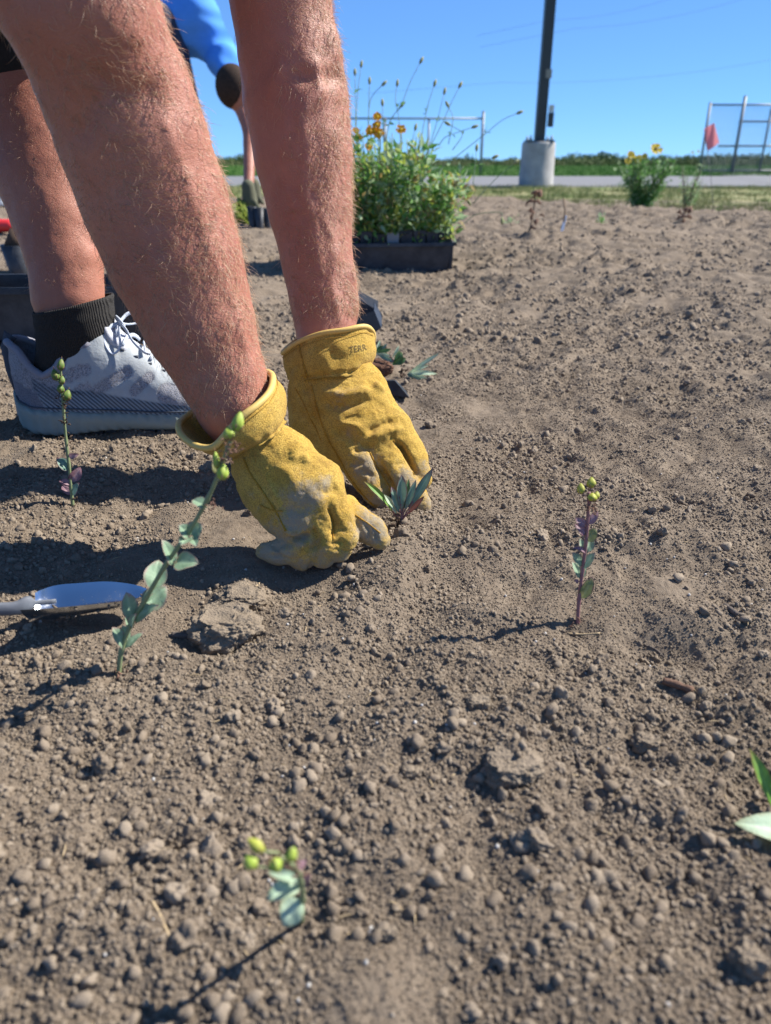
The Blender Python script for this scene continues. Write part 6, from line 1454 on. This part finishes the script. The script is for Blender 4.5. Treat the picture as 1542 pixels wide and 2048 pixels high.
# ------------------------------------------------------------------ the other gardener, bending, in blue
DP = 4.15
fe0 = G(340, 452); p2 = empty('person', (fe0[0], fe0[1], gh(fe0[0], fe0[1]))); tag(p2, 'person in a bright blue shirt bending down to the soil in the background', 'person')
Q = lambda x, y, dd=0: P(x, y, DP + dd)
zg = ghs(fe0[0], fe0[1]); hipc = Q(330, 60, .05); shl = Q(450, 118, .02); shr = Q(450, 98, .30); hd = Q(470, 178, -.06); el = Q(500, 262, -.02); wr = Q(497, 385, -.10); el2 = Q(500, 280, .25); wr2 = Q(508, 380, .22)
s = SDF(np.array([Q(280, 0)[0] - .35, DP * .9 - .4, zg - .05]), np.array([Q(520, 0)[0] + .15, DP * .9 + 1.1, 1.35]), .013)
kn1, kn2 = np.array([hipc[0] + .10, hipc[1] - .10, .50]), np.array([hipc[0] + .08, hipc[1] + .18, .50]); an1, an2 = np.array([hipc[0] + .0, hipc[1] - .12, zg + .07]), np.array([hipc[0] + .0, hipc[1] + .2, zg + .07])
s.chain([hipc + np.array([0, -.09, 0]), kn1, an1], [.10, .065, .042], .03); s.chain([hipc + np.array([0, .09, 0]), kn2, an2], [.10, .065, .042], .03)
for a_ in (an1, an2): s.cone(a_ + np.array([-.03, 0, -.04]), a_ + np.array([.16, 0, -.05]), .035, .03, .02)
ch = (shl + shr) / 2; s.chain([hipc, hipc + (ch - hipc) * .5 + np.array([0, 0, .05]), ch + np.array([-.05, 0, 0])], [.14, .145, .14], .05); s.cone(shl, shr, .07, .07, .04)
s.cone(ch, hd, .06, .055, .03); s.ell(hd, (.085, .078, .105), k=.02); s.cone(hd + np.array([.06, 0, -.06]), hd + np.array([.095, 0, -.08]), .014, .012, .012)
s.ell(hd + np.array([0, -.078, -.01]), (.02, .010, .028), k=.008); s.ell(hd + np.array([0, .078, -.01]), (.02, .010, .028), k=.008)
s.chain([shl, el, wr], [.052, .040, .028], .015); s.chain([shr, el2, wr2], [.052, .040, .028], .015)
V, F = s.mesh(); V, F = keep_big(V, F); V = relax(V, F, 2); b2 = np.array(p2.location)
link('body', mesh_np('body', V - b2, F), M_SKIN, p2)
def cloth2(name, mat, fn, res=.013, wr_=.010, seed=5):
    s = SDF(np.array([Q(280, 0)[0] - .40, DP * .9 - .5, zg - .05]), np.array([Q(520, 0)[0] + .25, DP * .9 + 1.2, 1.45]), res); fn(s); V, F = s.mesh(); V, F = keep_big(V, F); V = relax(V, F, 1); N = vnormals(V, F)
    if wr_:
        d_ = V - (ch + np.array([-.05, 0, 0])); V = V + N * (.016 * noise3(V * 22, 77) * (name == 'hair') + wr_ * np.sin((V[:, 0] * 20 + V[:, 2] * 46) + 3 * noise3(V * 7, seed)) * np.exp(-(np.linalg.norm(V - shl, axis=1) / .20) ** 2) + .012 * noise3(V * 9, seed))[:, None]
    return link(name, mesh_np(name, V - b2, F), mat, p2)
M_BLUE = plain('bright_blue_shirt', (.085, .30, .80), .8, .25, .12, 20)
def f1(s):
    s.chain([hipc + np.array([.02, 0, .03]), hipc + (ch - hipc) * .45 + np.array([0, 0, .09]), ch + np.array([-.05, 0, .05])], [.165, .185, .150], .05); s.cone(shl, shr, .085, .085, .05); s.cone(ch, ch + (hd - ch) * .62, .090, .080, .04); s.cone(shl, shl + (el - shl) * .16, .080, .075, .03); s.cone(shr, shr + (el2 - shr) * .35, .088, .08, .03)
cloth2('shirt', M_BLUE, f1)
def f2(s): s.cone(hipc + np.array([0, -.09, 0]), kn1, .125, .095, .03); s.cone(hipc + np.array([0, .09, 0]), kn2, .125, .095, .03); s.ell(hipc, (.17, .18, .15), k=.03)
cloth2('trousers', plain('navy_trousers', (.03, .04, .07), .9), f2, wr_=0)
def f3(s): s.ell(hd + np.array([-.012, 0, .012]), (.095, .088, .112), k=.01); s.ell(hd + np.array([.09, 0, -.05]), (.06, .09, .08), k=.01, mode='sub')
cloth2('hair', plain('dark_brown_hair', (.045, .028, .02), .85, .2, .7, 60), f3, .009, 0)
def f4(s): s.chain([wr + np.array([0, 0, .01]), wr + np.array([.01, -.01, -.05]), wr + np.array([.03, -.02, -.10])], [.042, .045, .032], .01)
M_G2 = plain('olive_work_glove', (.10, .10, .06), .9)
for w_ in (wr, wr2):
    sH = SDF(w_ - .16, w_ + .16, .008); sH.chain([w_ + np.array([0, 0, .03]), w_ + np.array([.005, 0, -.04])], [.036, .042], .01)
    for k in range(4): sH.chain([w_ + np.array([.0, -.024 + .016 * k, -.06]), w_ + np.array([.02, -.028 + .018 * k, -.10]), w_ + np.array([.035, -.028 + .018 * k, -.125])], [.013, .011, .009], .003)
    sH.chain([w_ + np.array([.02, -.02, -.03]), w_ + np.array([.05, -.03, -.07])], [.014, .011], .004); V, F = sH.mesh(); V, F = keep_big(V, F); link('glove', mesh_np('glove', V - b2, F), M_G2, p2)
for a_ in (an1, an2):
    m = MB(); m.tube([a_ + np.array([-.07, 0, -.035]), a_ + np.array([-.03, 0, -.03]), a_ + np.array([.08, 0, -.035]), a_ + np.array([.19, 0, -.045]), a_ + np.array([.21, 0, -.048])], [.03, .046, .046, .036, .015], 16, sq=.9); m.build('shoe', M_OUT, p2)
